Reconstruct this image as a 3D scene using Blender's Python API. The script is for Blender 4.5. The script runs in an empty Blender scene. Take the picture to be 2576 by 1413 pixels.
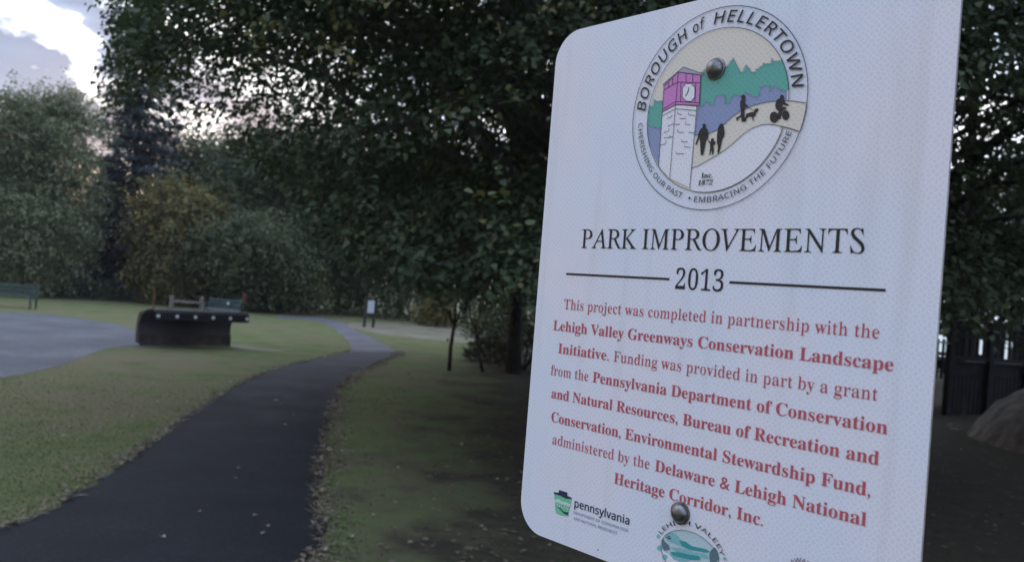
import bpy, math, random
import numpy as np
from mathutils import Vector, Matrix
from mathutils.geometry import tessellate_polygon

random.seed(7)
rng = np.random.default_rng(11)
scene = bpy.context.scene
COL = scene.collection
R = math.radians

# ------------------------------------------------------------------ camera
H = 1.9                                        # eye height
CAMROT = Matrix(((0.9968, 0.0798, 0.0), (-0.0011, 0.0142, 0.9999), (0.0798, -0.9967, 0.0143)))  # cam(x right,y down,z fwd) -> world
cam = bpy.data.cameras.new("camera")
cam.sensor_width = 36.0
cam.lens = 29.254
cam.clip_start = 0.02
cam.clip_end = 3000
cam.dof.use_dof = True
cam.dof.focus_distance = 0.98
cam.dof.aperture_fstop = 8.5
cam_o = bpy.data.objects.new("camera", cam)
COL.objects.link(cam_o)
m3 = CAMROT @ Matrix(((1, 0, 0), (0, -1, 0), (0, 0, -1)))
cam_o.matrix_world = Matrix.Translation((0, 0, H)) @ m3.to_4x4()
scene.camera = cam_o

# ------------------------------------------------------------------ sky and sun
SUN_EL, SUN_AZ = R(4.0), R(-18.0)              # low sun behind the trees, ahead and left
w = bpy.data.worlds.new("World")
scene.world = w
w.use_nodes = True
nt = w.node_tree
for n in list(nt.nodes):
    nt.nodes.remove(n)


def N(t, typ, **kw):
    n = t.nodes.new(typ)
    for k, v in kw.items():
        setattr(n, k, v)
    return n


def mth(t, op, a, b=None, c=None, clamp=False):
    n = t.nodes.new("ShaderNodeMath")
    n.operation = op
    n.use_clamp = clamp
    for i, v in enumerate((a, b, c)):
        if v is None:
            continue
        if isinstance(v, (int, float)):
            n.inputs[i].default_value = v
        else:
            t.links.new(v, n.inputs[i])
    return n.outputs[0]


def ramp(t, fac, stops, interp='LINEAR'):
    n = t.nodes.new("ShaderNodeValToRGB")
    n.color_ramp.interpolation = interp
    while len(n.color_ramp.elements) < len(stops):
        n.color_ramp.elements.new(0.5)
    for e, (p, c) in zip(n.color_ramp.elements, stops):
        e.position = p
        e.color = (c[0], c[1], c[2], 1) if not isinstance(c, (int, float)) else (c, c, c, 1)
    t.links.new(fac, n.inputs[0])
    return n.outputs[0]


sky = N(nt, "ShaderNodeTexSky", sky_type='NISHITA', sun_disc=False, sun_elevation=SUN_EL, sun_rotation=SUN_AZ)
bg1 = N(nt, "ShaderNodeBackground")
bg1.inputs[1].default_value = 0.12
nt.links.new(sky.outputs[0], bg1.inputs[0])
tc = N(nt, "ShaderNodeTexCoord")
sep = N(nt, "ShaderNodeSeparateXYZ")
nt.links.new(tc.outputs["Generated"], sep.inputs[0])
elev = mth(nt, 'MULTIPLY', mth(nt, 'ARCSINE', sep.outputs[2]), 57.2958)
azim = mth(nt, 'MULTIPLY', mth(nt, 'ARCTAN2', sep.outputs[0], sep.outputs[1]), 57.2958)
noi = N(nt, "ShaderNodeTexNoise")
noi.inputs["Scale"].default_value = 7.0
noi.inputs["Detail"].default_value = 7.0
noi.inputs["Roughness"].default_value = 0.55
mp = N(nt, "ShaderNodeMapping")
mp.inputs["Scale"].default_value = (1.0, 1.0, 1.9)
nt.links.new(tc.outputs["Generated"], mp.inputs[0])
nt.links.new(mp.outputs[0], noi.inputs["Vector"])
noi2 = N(nt, "ShaderNodeTexNoise")
noi2.inputs["Scale"].default_value = 20.0
noi2.inputs["Detail"].default_value = 6.0
nt.links.new(mp.outputs[0], noi2.inputs["Vector"])
# banked cloud layers: tilted by azimuth, broken by noise
tt = mth(nt, 'ADD', elev, mth(nt, 'MULTIPLY', mth(nt, 'ADD', azim, 29.6), 0.45))
tt = mth(nt, 'ADD', tt, mth(nt, 'MULTIPLY', mth(nt, 'SUBTRACT', noi.outputs[0], 0.5), 4.0))
tt = mth(nt, 'ADD', tt, mth(nt, 'MULTIPLY', mth(nt, 'SUBTRACT', noi2.outputs[0], 0.5), 6.5))
cloud = ramp(nt, mth(nt, 'DIVIDE', tt, 30.0), [
    (0.00, (0.60, 0.42, 0.28)), (0.17, (0.62, 0.50, 0.42)), (0.25, (0.125, 0.180, 0.29)), (0.365, (0.088, 0.135, 0.235)),
    (0.385, (0.50, 0.54, 0.60)), (0.405, (1.00, 1.00, 1.00)), (0.435, (1.00, 1.00, 1.02)), (0.465, (0.16, 0.22, 0.34)), (0.515, (0.088, 0.132, 0.23)),
    (0.550, (0.60, 0.65, 0.72)), (0.60, (0.95, 0.97, 1.00)), (0.78, (0.85, 0.90, 0.98))])
mix_hi = N(nt, "ShaderNodeMix", data_type='RGBA')
# overhead: broken white and blue grey
hi = ramp(nt, noi.outputs[0], [(0.35, (0.50, 0.66, 0.95)), (0.5, (0.90, 1.0, 1.18)), (0.62, (1.35, 1.36, 1.38))])
nt.links.new(mth(nt, 'MULTIPLY', mth(nt, 'SUBTRACT', elev, 19.0), 0.08, clamp=True), mix_hi.inputs[0])
nt.links.new(cloud, mix_hi.inputs[6])
nt.links.new(hi, mix_hi.inputs[7])
# the sky to the right of the sunset is plainly bright
mix_az = N(nt, "ShaderNodeMix", data_type='RGBA')
nt.links.new(mth(nt, 'MULTIPLY', mth(nt, 'ADD', azim, 14.0), 0.1, clamp=True), mix_az.inputs[0])
nt.links.new(mix_hi.outputs[2], mix_az.inputs[6])
nt.links.new(hi, mix_az.inputs[7])
bg2 = N(nt, "ShaderNodeBackground")
bg2.inputs[1].default_value = 1.0
# after sunset the sky ahead is brighter, the sky behind the viewer bluer and dimmer
front = mth(nt, 'MULTIPLY_ADD', sep.outputs[1], .5, .5, clamp=True)
grad = ramp(nt, front, [(.15, (.54, .62, .80)), (.55, (.85, .92, 1.05)), (.95, (1.25, 1.25, 1.28))])
mix_g = N(nt, "ShaderNodeMix", data_type='RGBA', blend_type='MULTIPLY')
mix_g.inputs[0].default_value = 1.0
nt.links.new(mix_az.outputs[2], mix_g.inputs[6])
nt.links.new(grad, mix_g.inputs[7])
nt.links.new(mix_g.outputs[2], bg2.inputs[0])
mx = N(nt, "ShaderNodeMixShader")
mx.inputs[0].default_value = 0.88
nt.links.new(bg1.outputs[0], mx.inputs[1])
nt.links.new(bg2.outputs[0], mx.inputs[2])
wo = N(nt, "ShaderNodeOutputWorld")
nt.links.new(mx.outputs[0], wo.inputs[0])

sun = bpy.data.lights.new("sun", 'SUN')
sun.energy = 0.25
sun.angle = R(15)
sun.color = (1.0, 0.86, 0.7)
sun_o = bpy.data.objects.new("sun", sun)
COL.objects.link(sun_o)
sdir = Vector((math.sin(SUN_AZ) * math.cos(SUN_EL), math.cos(SUN_AZ) * math.cos(SUN_EL), math.sin(SUN_EL)))
sun_o.rotation_euler = sdir.to_track_quat('Z', 'Y').to_euler()

scene.view_settings.view_transform = 'Standard'
scene.view_settings.look = 'None'
scene.view_settings.exposure = 1.1
scene.view_settings.gamma = 1.0
scene.cycles.max_bounces = 6
scene.cycles.diffuse_bounces = 3
scene.cycles.glossy_bounces = 2
scene.cycles.transmission_bounces = 3
scene.cycles.transparent_max_bounces = 4
scene.cycles.use_denoising = True

# ------------------------------------------------------------------ helpers
F = 3033.45 / 1.4491


def ray(x, y):
    d = CAMROT @ Vector(((x - 1288.0) / F, (y - 706.5) / F, 1.0))
    return d


def ground(x, y, z=0.0):
    d = ray(x, y)
    s = (H - z) / -d.z
    return Vector((d.x * s, d.y * s, z))


def at(x, y, Y):
    d = ray(x, y)
    d = d * (Y / d.y)
    return Vector((d.x, d.y, d.z + H))


def tag(o, label=None, cat=None, group=None, kind=None):
    if label: o["label"] = label
    if cat: o["category"] = cat
    if group: o["group"] = group
    if kind: o["kind"] = kind
    return o


def empty(name, loc, rz=0.0, label=None, cat=None, group=None):
    o = bpy.data.objects.new(name, None)
    COL.objects.link(o)
    o.location = loc
    o.rotation_euler = (0, 0, rz)
    o.empty_display_size = 0.1
    return tag(o, label, cat, group)


def link(name, me, mat=None, parent=None, smooth=False):
    o = bpy.data.objects.new(name, me)
    COL.objects.link(o)
    if mat is not None:
        me.materials.append(mat)
    if parent is not None:
        o.parent = parent
    if smooth:
        me.polygons.foreach_set("use_smooth", np.ones(len(me.polygons), dtype=bool))
    return o


def mesh_np(name, V, faces_flat, counts, tint=None):
    me = bpy.data.meshes.new(name)
    V = np.asarray(V, dtype=np.float32)
    me.vertices.add(len(V))
    me.vertices.foreach_set("co", V.ravel())
    faces_flat = np.asarray(faces_flat, dtype=np.int32).ravel()
    counts = np.asarray(counts, dtype=np.int32)
    me.loops.add(len(faces_flat))
    me.loops.foreach_set("vertex_index", faces_flat)
    me.polygons.add(len(counts))
    st = np.concatenate(([0], np.cumsum(counts)[:-1])).astype(np.int32)
    me.polygons.foreach_set("loop_start", st)
    me.polygons.foreach_set("loop_total", counts)
    if tint is not None:
        a = me.attributes.new("tint", 'FLOAT', 'POINT')
        a.data.foreach_set("value", np.asarray(tint, dtype=np.float32))
    me.update(calc_edges=True)
    return me


class MB:
    """collects shapes for one mesh"""
    def __init__(s):
        s.v, s.f = [], []

    def add(s, vs, fs):
        b = len(s.v)
        s.v += [tuple(v) for v in vs]
        s.f += [tuple(i + b for i in f) for f in fs]
        return s

    def box(s, c, size, rot=None, bev=0.0):
        x, y, z = [k / 2 for k in size]
        c = Vector(c)
        b = min(bev, x * .9, y * .9, z * .9)
        vs = []
        if b <= 0:
            for sx in (-1, 1):
                for sy in (-1, 1):
                    for sz in (-1, 1):
                        vs.append(Vector((sx * x, sy * y, sz * z)))
            fs = [(0, 1, 3, 2), (4, 6, 7, 5), (0, 4, 5, 1), (2, 3, 7, 6), (0, 2, 6, 4), (1, 5, 7, 3)]
        else:
            import bmesh
            bm = bmesh.new()
            bmesh.ops.create_cube(bm, size=1)
            for v in bm.verts:
                v.co = Vector((v.co.x * size[0], v.co.y * size[1], v.co.z * size[2]))
            bmesh.ops.bevel(bm, geom=bm.edges[:], offset=b, segments=2, affect='EDGES', profile=0.5)
            bm.verts.index_update()
            vs = [v.co.copy() for v in bm.verts]
            fs = [tuple(v.index for v in f.verts) for f in bm.faces]
            bm.free()
        if rot is not None:
            vs = [rot @ v for v in vs]
        return s.add([v + c for v in vs], fs)

    def bar(s, a, b, wd, th, bev=0.004):
        """a box from a to b, wd wide, th thick (thickness near vertical)"""
        a, b = Vector(a), Vector(b)
        d = b - a
        q = d.to_track_quat('X', 'Z').to_matrix()
        return s.box((a + b) / 2, (d.length, wd, th), q, bev)

    def tube(s, pts, radii, n=8, cap=True):
        pts = [Vector(p) for p in pts]
        vs, fs = [], []
        for i, p in enumerate(pts):
            d = (pts[min(i + 1, len(pts) - 1)] - pts[max(i - 1, 0)])
            if d.length < 1e-9: d = Vector((0, 0, 1))
            d.normalize()
            ref = Vector((1, 0, 0)) if abs(d.x) < .9 else Vector((0, 1, 0))
            u = d.cross(ref).normalized()
            v = d.cross(u)
            r = radii[i] if hasattr(radii, '__len__') else radii
            for k in range(n):
                a = 2 * math.pi * k / n
                vs.append(p + (u * math.cos(a) + v * math.sin(a)) * r)
        for i in range(len(pts) - 1):
            for k in range(n):
                k2 = (k + 1) % n
                fs.append((i * n + k, i * n + k2, (i + 1) * n + k2, (i + 1) * n + k))
        if cap:
            fs.append(tuple(range(n))[::-1])
            fs.append(tuple((len(pts) - 1) * n + k for k in range(n)))
        return s.add(vs, fs)

    def build(s, name, mat, parent=None, smooth=False):
        me = bpy.data.meshes.new(name)
        me.from_pydata(s.v, [], s.f)
        me.update()
        return link(name, me, mat, parent, smooth)


# ------------------------------------------------------------------ materials
def mat(name, color, rough=0.7, metal=0.0, spec=0.4, var=0.0, scale=8.0, bump=0.0, bscale=40.0, color2=None):
    m = bpy.data.materials.new(name)
    m.use_nodes = True
    t = m.node_tree
    b = t.nodes["Principled BSDF"]
    b.inputs["Roughness"].default_value = rough
    b.inputs["Metallic"].default_value = metal
    b.inputs["Specular IOR Level"].default_value = spec
    co = N(t, "ShaderNodeTexCoord")
    c2 = color2 or tuple(max(0, c * (1 - var)) for c in color)
    n = N(t, "ShaderNodeTexNoise")
    n.inputs["Scale"].default_value = scale
    n.inputs["Detail"].default_value = 5.0
    t.links.new(co.outputs["Object"], n.inputs["Vector"])
    c = ramp(t, n.outputs[0], [(0.35, c2), (0.65, color)])
    t.links.new(c, b.inputs["Base Color"])
    if bump > 0:
        n2 = N(t, "ShaderNodeTexNoise")
        n2.inputs["Scale"].default_value = bscale
        n2.inputs["Detail"].default_value = 4.0
        t.links.new(co.outputs["Object"], n2.inputs["Vector"])
        bp = N(t, "ShaderNodeBump")
        bp.inputs["Strength"].default_value = bump
        bp.inputs["Distance"].default_value = 0.02
        t.links.new(n2.outputs[0], bp.inputs["Height"])
        t.links.new(bp.outputs[0], b.inputs["Normal"])
    return m


def leaf_mat(name, stops, trans=0.25, rough=0.45, spec=0.5):
    m = bpy.data.materials.new(name)
    m.use_nodes = True
    t = m.node_tree
    b = t.nodes["Principled BSDF"]
    out = t.nodes["Material Output"]
    at_ = N(t, "ShaderNodeAttribute", attribute_name="tint")
    c = ramp(t, at_.outputs["Fac"], stops)
    t.links.new(c, b.inputs["Base Color"])
    b.inputs["Roughness"].default_value = rough
    b.inputs["Specular IOR Level"].default_value = spec
    tr = N(t, "ShaderNodeBsdfTranslucent")
    hsv = N(t, "ShaderNodeHueSaturation")
    hsv.inputs["Saturation"].default_value = 1.15
    hsv.inputs["Value"].default_value = 1.2
    t.links.new(c, hsv.inputs["Color"])
    t.links.new(hsv.outputs[0], tr.inputs[0])
    mxs = N(t, "ShaderNodeMixShader")
    mxs.inputs[0].default_value = trans
    t.links.new(b.outputs[0], mxs.inputs[1])
    t.links.new(tr.outputs[0], mxs.inputs[2])
    t.links.new(mxs.outputs[0], out.inputs[0])
    return m


M = {}
M['leaf_dark'] = leaf_mat("broad_leaf_dark", [(0, (.032, .048, .023)), (.55, (.056, .080, .038)), (.9, (.086, .108, .050)), (1, (.16, .14, .05))], .2, .55, .2)
M['leaf_bough'] = leaf_mat("broad_leaf_bough", [(0, (.030, .055, .030)), (.6, (.050, .082, .042)), (1, (.085, .11, .045))], .2, .34, .6)
M['leaf_pale'] = leaf_mat("pale_leaf", [(0, (.140, .160, .082)), (.6, (.175, .195, .102)), (1, (.22, .225, .115))], .25, .6, .2)
M['leaf_yellow'] = leaf_mat("yellowing_leaf", [(0, (.085, .095, .045)), (.5, (.165, .145, .055)), (.85, (.26, .195, .055)), (1, (.24, .13, .05))], .28, .6, .2)
M['leaf_mid'] = leaf_mat("mid_leaf", [(0, (.052, .070, .036)), (.6, (.082, .104, .050)), (.9, (.12, .13, .052)), (1, (.22, .19, .04))], .2, .6, .2)
M['leaf_rust'] = leaf_mat("rusty_leaf", [(0, (.056, .074, .036)), (.6, (.086, .104, .048)), (.88, (.130, .130, .050)), (1, (.26, .21, .04))], .22, .6, .2)
M['needle'] = leaf_mat("spruce_needles", [(0, (.022, .034, .036)), (1, (.048, .066, .066))], .06, .5)
M['shrub'] = leaf_mat("shrub_leaf", [(0, (.060, .090, .050)), (1, (.11, .15, .075))], .2, .5)
M['weed'] = leaf_mat("rough_weeds", [(0, (.030, .033, .016)), (.6, (.050, .046, .024)), (1, (.09, .07, .035))], .2, .6)
M['blade'] = leaf_mat("grass_blade", [(0, (.078, .101, .040)), (.6, (.118, .141, .057)), (.89, (.158, .158, .072)), (1, (.23, .185, .105))], .25, .7, .1)
M['litter'] = leaf_mat("dead_leaf_litter", [(0, (.06, .045, .03)), (.5, (.15, .115, .08)), (1, (.30, .24, .18))], .15, .7)
M['bark'] = mat("dark_bark", (.036, .031, .027), .9, var=.55, scale=9, bump=.6, bscale=22)
M['bark_grey'] = mat("grey_bark", (.13, .12, .105), .9, var=.5, scale=9, bump=.6, bscale=22)
M['bark_red'] = mat("reddish_bark", (.16, .085, .055), .9, var=.5, scale=8, bump=.5, bscale=20)
M['wood'] = mat("weathered_wood", (.16, .145, .125), .8, var=.4, scale=5, bump=.3, bscale=30)
M['wood_dark'] = mat("dark_stained_wood", (.045, .034, .028), .8, var=.4, scale=6, bump=.3, bscale=30)
M['wood_deck'] = mat("deck_wood", (.014, .012, .012), .85, spec=.2, var=.5, scale=5, bump=.3, bscale=30)
M['wood_pale'] = mat("pale_tread_wood", (.38, .33, .28), .8, var=.3, scale=6)
M['bench'] = mat("green_bench_paint", (.045, .075, .062), .5, var=.25, scale=9)
M['bench2'] = mat("blue_green_bench_paint", (.045, .080, .085), .5, var=.25, scale=9)
M['bench2b'] = mat("worn_bench_seat", (.14, .16, .155), .6, var=.25, scale=9)
M['steel_black'] = mat("black_painted_steel", (.014, .014, .017), .55, var=.4, scale=5, bump=.15, bscale=18)
M['steel_rusty'] = mat("scuffed_blade_steel", (.085, .062, .054), .7, metal=.1, color2=(.026, .022, .022), scale=4, bump=.3, bscale=14)
M['rubber'] = mat("black_rubber", (.011, .011, .013), .7, var=.3, scale=6)
M['washer'] = mat("white_washer", (.80, .79, .80), .5, var=.1)
M['marker_orange'] = mat("orange_marker", (.30, .15, .06), .5, var=.2)
M['marker_red'] = mat("faded_red_marker", (.30, .13, .09), .6, var=.3)
M['marker_grey'] = mat("grey_marker", (.12, .12, .085), .6, var=.2)
M['white_panel'] = mat("white_sign_face", (.50, .54, .60), .5, var=.05)
M['bolt'] = mat("weathered_bolt", (.27, .275, .275), .36, metal=.85, color2=(.10, .092, .085), scale=120)
M['galv'] = mat("galvanised_steel", (.30, .31, .31), .45, metal=.9, var=.3, scale=30)
M['alu'] = mat("aluminium_edge", (.52, .47, .42), .5, metal=.3, var=.35, scale=60)
M['earth'] = mat("bare_earth", (.115, .098, .082), .95, color2=(.035, .031, .027), scale=3.5, bump=1.0, bscale=9)
M['sand'] = mat("sandy_earth", (.185, .158, .115), .95, color2=(.115, .112, .062), scale=1.1, bump=.4, bscale=12)


def ground_mat():
    m = bpy.data.materials.new("lawn_ground")
    m.use_nodes = True
    t = m.node_tree
    b = t.nodes["Principled BSDF"]
    b.inputs["Roughness"].default_value = .95
    b.inputs["Specular IOR Level"].default_value = .15
    co = N(t, "ShaderNodeTexCoord")

    def noise(s, d=5, ro=.55, vec=None):
        n = N(t, "ShaderNodeTexNoise")
        n.inputs["Scale"].default_value = s
        n.inputs["Detail"].default_value = d
        n.inputs["Roughness"].default_value = ro
        t.links.new(vec or co.outputs["Object"], n.inputs["Vector"])
        return n.outputs[0]
    big = noise(.22, 4)
    mid = noise(1.1, 6, .65)
    fine = noise(26, 4, .7)
    green = ramp(t, mid, [(.3, (.090, .118, .044)), (.5, (.128, .155, .060)), (.72, (.166, .174, .078))])
    dry = ramp(t, fine, [(.3, (.120, .100, .060)), (.7, (.215, .175, .105))])
    mx1 = N(t, "ShaderNodeMix", data_type='RGBA')
    f = mth(t, 'ADD', mth(t, 'MULTIPLY', big, .7), mth(t, 'MULTIPLY', mid, .5))
    t.links.new(ramp(t, f, [(.55, 0.0), (.70, .85)]), mx1.inputs[0])
    t.links.new(green, mx1.inputs[6])
    t.links.new(dry, mx1.inputs[7])
    # bare, leaf strewn creekside soil with the tree shade put into its colour
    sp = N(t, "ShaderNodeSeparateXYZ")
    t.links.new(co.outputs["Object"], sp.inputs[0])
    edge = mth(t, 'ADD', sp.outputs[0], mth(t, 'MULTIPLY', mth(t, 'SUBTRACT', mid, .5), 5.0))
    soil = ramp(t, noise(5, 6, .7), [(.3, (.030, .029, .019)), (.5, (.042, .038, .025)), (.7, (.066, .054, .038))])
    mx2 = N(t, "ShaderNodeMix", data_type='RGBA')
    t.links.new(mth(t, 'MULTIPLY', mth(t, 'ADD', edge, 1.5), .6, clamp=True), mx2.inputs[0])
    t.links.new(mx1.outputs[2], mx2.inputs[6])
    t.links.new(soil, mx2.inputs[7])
    t.links.new(mx2.outputs[2], b.inputs["Base Color"])
    bp = N(t, "ShaderNodeBump")
    bp.inputs["Strength"].default_value = .7
    bp.inputs["Distance"].default_value = .05
    t.links.new(mth(t, 'ADD', fine, noise(70, 3)), bp.inputs["Height"])
    t.links.new(bp.outputs[0], b.inputs["Normal"])
    return m


def asphalt(name, c1, c2, sc=1.2, rough=.75, worn=None):
    m = bpy.data.materials.new(name)
    m.use_nodes = True
    t = m.node_tree
    b = t.nodes["Principled BSDF"]
    b.inputs["Roughness"].default_value = rough
    b.inputs["Specular IOR Level"].default_value = .14
    co = N(t, "ShaderNodeTexCoord")
    n = N(t, "ShaderNodeTexNoise")
    n.inputs["Scale"].default_value = sc
    n.inputs["Detail"].default_value = 6
    n.inputs["Roughness"].default_value = .6
    g = N(t, "ShaderNodeTexNoise")
    g.inputs["Scale"].default_value = 120
    g.inputs["Detail"].default_value = 3
    for k in (n, g):
        t.links.new(co.outputs["Object"], k.inputs["Vector"])
    st = N(t, "ShaderNodeTexVoronoi")
    st.inputs["Scale"].default_value = 75
    t.links.new(co.outputs["Object"], st.inputs["Vector"])
    hs = N(t, "ShaderNodeSeparateColor")
    t.links.new(st.outputs["Color"], hs.inputs[0])
    f = mth(t, 'ADD', mth(t, 'MULTIPLY', n.outputs[0], .75), mth(t, 'MULTIPLY', hs.outputs[0], .38))
    colr = ramp(t, f, [(.35, c1), (.62, tuple((p + q) / 2 for p, q in zip(c1, c2))), (.78, tuple(q * 1.5 for q in c2))])
    if worn:                                    # the fresh surfacing is dusty and scuffed where it meets the old path
        sp = N(t, "ShaderNodeSeparateXYZ")
        t.links.new(co.outputs["Object"], sp.inputs[0])
        e = mth(t, 'ADD', mth(t, 'MULTIPLY', mth(t, 'SUBTRACT', sp.outputs[1], 11.0), .075), mth(t, 'MULTIPLY', mth(t, 'SUBTRACT', n.outputs[0], .5), .9), clamp=True)
        mw = N(t, "ShaderNodeMix", data_type='RGBA')
        t.links.new(e, mw.inputs[0])
        t.links.new(colr, mw.inputs[6])
        mw.inputs[7].default_value = (*worn, 1)
        colr = mw.outputs[2]
    t.links.new(colr, b.inputs["Base Color"])
    bp = N(t, "ShaderNodeBump")
    bp.inputs["Strength"].default_value = .8
    bp.inputs["Distance"].default_value = .012
    t.links.new(mth(t, 'ADD', st.outputs["Distance"], g.outputs[0]), bp.inputs["Height"])
    t.links.new(bp.outputs[0], b.inputs["Normal"])
    return m


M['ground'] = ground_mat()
M['path'] = asphalt("fresh_asphalt", (.0072, .0088, .0118), (.0130, .0154, .0200), worn=(.078, .074, .078))
M['path_far'] = asphalt("weathered_asphalt", (.098, .096, .106), (.142, .138, .148))
M['lot'] = asphalt("old_grey_asphalt", (.082, .085, .094), (.120, .123, .132), .5)

# ------------------------------------------------------------------ ground, paths
def mound(x, y):
    """height of the ground: a flat park with the faintest swells far off"""
    return .10 * np.sin(x * .05) * np.sin(y * .04) * np.clip((np.hypot(x, y) - 300) / 60, 0, 1)


xs = np.unique(np.concatenate([np.linspace(-1500, -60, 14), np.linspace(-60, 60, 121), np.linspace(60, 1500, 14)]))
ys = np.unique(np.concatenate([np.linspace(-600, -20, 8), np.linspace(-20, 90, 111), np.linspace(90, 1800, 16)]))
gx, gy = np.meshgrid(xs, ys)
gz = mound(gx, gy)
V = np.stack([gx.ravel(), gy.ravel(), gz.ravel()], 1)
nx, ny = len(xs), len(ys)
ii = (np.arange(ny - 1)[:, None] * nx + np.arange(nx - 1)[None, :]).ravel()
Fq = np.stack([ii, ii + 1, ii + nx + 1, ii + nx], 1)
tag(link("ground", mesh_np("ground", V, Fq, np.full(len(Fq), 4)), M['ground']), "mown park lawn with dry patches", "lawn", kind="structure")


def densify(pts, step):
    out = []
    for a, b in zip(pts, pts[1:]):
        n = max(1, int((b - a).length / step))
        out += [a.lerp(b, k / n) for k in range(n)]
    return out + [pts[-1]]


def smooth_line(pts, it=2):
    for _ in range(it):
        q = [pts[0]]
        for a, b in zip(pts, pts[1:]):
            q += [a.lerp(b, .25), a.lerp(b, .75)]
        pts = q + [pts[-1]]
    return pts


def sheet(name, left, right, material, z, jag=.04, step=.12, label=None, cat=None):
    """a paved strip between two edge lines, its edges ragged"""
    import bisect

    def res(pts, n):
        L = [0.0]
        for a, b in zip(pts, pts[1:]): L.append(L[-1] + (b - a).length)
        out = []
        for k in range(n):
            s = L[-1] * k / (n - 1)
            i = min(max(bisect.bisect_right(L, s) - 1, 0), len(pts) - 2)
            out.append(pts[i].lerp(pts[i + 1], (s - L[i]) / max(1e-9, L[i + 1] - L[i])))
        return out
    l, r = smooth_line([Vector(p) for p in left]), smooth_line([Vector(p) for p in right])
    n = max(12, int(sum((b - a).length for a, b in zip(l, l[1:])) / step))
    l, r = res(l, n), res(r, n)
    vs, fs = [], []
    jl = jr = 0.0
    for k in range(n):
        jl = .74 * jl + random.uniform(-jag, jag)
        jr = .74 * jr + random.uniform(-jag, jag)
        d = (r[k] - l[k]).normalized()
        a, b = l[k] + d * jl, r[k] + d * jr
        for q in range(5):
            p = a.lerp(b, q / 4)
            vs.append((p.x, p.y, z))
    for k in range(n - 1):
        for q in range(4):
            fs.append((k * 5 + q, k * 5 + q + 1, (k + 1) * 5 + q + 1, (k + 1) * 5 + q))
    o = MB().add(vs, fs).build(name, material)
    return tag(o, label, cat, kind="structure"), l, r


g = ground
near_left = [Vector((-7.0, -1.5, 0)), Vector((-5.1, 3.0, 0))] + [g(*p) for p in [(0, 1352), (200, 1237), (345, 1142), (450, 1062), (540, 1002), (620, 957), (690, 928), (790, 906), (884, 884)]]
near_right = [Vector((-4.0, -2.4, 0)), Vector((-1.75, 2.6, 0))] + [g(*p) for p in [(812, 1413), (800, 1300), (794, 1220), (806, 1150), (818, 1080), (838, 1005), (860, 968), (900, 936), (950, 913), (990, 897), (1003, 884)]]
_, pl, pr = sheet("asphalt_path", near_left, near_right, M['path'], .008, .042, .1, "dark fresh asphalt footpath curving across the lawn", "path")
far_left = [g(884, 884), g(880, 864), g(862, 842), g(835, 822), g(808, 809), g(770, 802), g(700, 800)]
far_right = [g(1003, 884), g(972, 866), g(925, 845), g(885, 824), g(852, 806), g(800, 797), g(700, 793)]
sheet("asphalt_path", far_left, far_right, M['path_far'], .004, .05, .3, "weathered grey far stretch of the footpath", "path")
lot_near = [Vector((-70, 3, 0)), Vector((-30, 8.0, 0)), g(-60, 962), g(0, 950), g(80, 936), g(150, 920), g(210, 898), g(255, 880), g(290, 873), g(345, 871), g(420, 872)]
lot_far = [Vector((-70, 48, 0)), g(-300, 778), g(-100, 782), g(0, 785), g(70, 787), g(130, 791), g(180, 797), g(220, 803), g(290, 816), g(345, 830), g(420, 850)]
sheet("parking_lot", lot_near, lot_far, M['lot'], .004, .05, .3, "old grey asphalt lot beyond the lawn", "pavement")
# sandy worn earth beside the far path, pale scrape by the plough
sheet("dirt_patch", [g(872, 818), g(925, 836), g(1010, 846), g(1100, 856), g(1190, 862), g(1280, 866)],
      [g(880, 812), g(940, 812), g(1040, 812), g(1130, 816), g(1200, 826), g(1280, 838)], M['sand'], .005, .25, .3, "sandy worn earth beside the far path", "dirt")
sheet("dirt_patch", [g(578, 874), g(610, 880), g(660, 884), g(712, 884)], [g(578, 866), g(610, 868), g(660, 876), g(712, 882)], M['sand'], .006, .05, .1, "pale scraped strip of earth beside the plough", "dirt")
wm = mat("pale_backdrop", (.46, .48, .42), .9, var=.3, scale=.6)  # pale ground sheet added so light reads between the balusters
tag(MB().add([(14, 46, .006), (30, 42, .006), (90, 60, .006), (200, 110, .006), (205, 215, .006), (100, 220, .006), (50, 200, .006), (20, 90, .006)], [tuple(range(8))]).build("light_backdrop", wm),
    "pale gravel yard glimpsed between the balusters", "gravel", kind="structure")
# a bare earth bank at the far right
ev, ef = [], []
bc = g(2700, 1150)
for i in range(25):
    for j in range(25):
        u, v = i / 24 * 2 - 1, j / 24 * 2 - 1
        hgt = max(0, 1 - (u * u + v * v)) ** .8 * 1.25
        hgt *= 1 + .25 * math.sin(7 * u + 2) * math.cos(5 * v)
        ev.append((bc.x + 1.25 + u * 2.2, bc.y + .5 + v * 2.8, hgt - .03 + random.uniform(-.05, .05)))
for i in range(24):
    for j in range(24):
        a = i * 25 + j
        ef.append((a, a + 25, a + 26, a + 1))
tag(MB().add(ev, ef).build("earth_bank", M['earth'], smooth=True), "bare earth bank under the trees at the right", "earth bank", kind="structure")

# ------------------------------------------------------------------ foliage
def norm(a):
    return a / np.maximum(1e-9, np.linalg.norm(a, axis=-1, keepdims=True))


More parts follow.
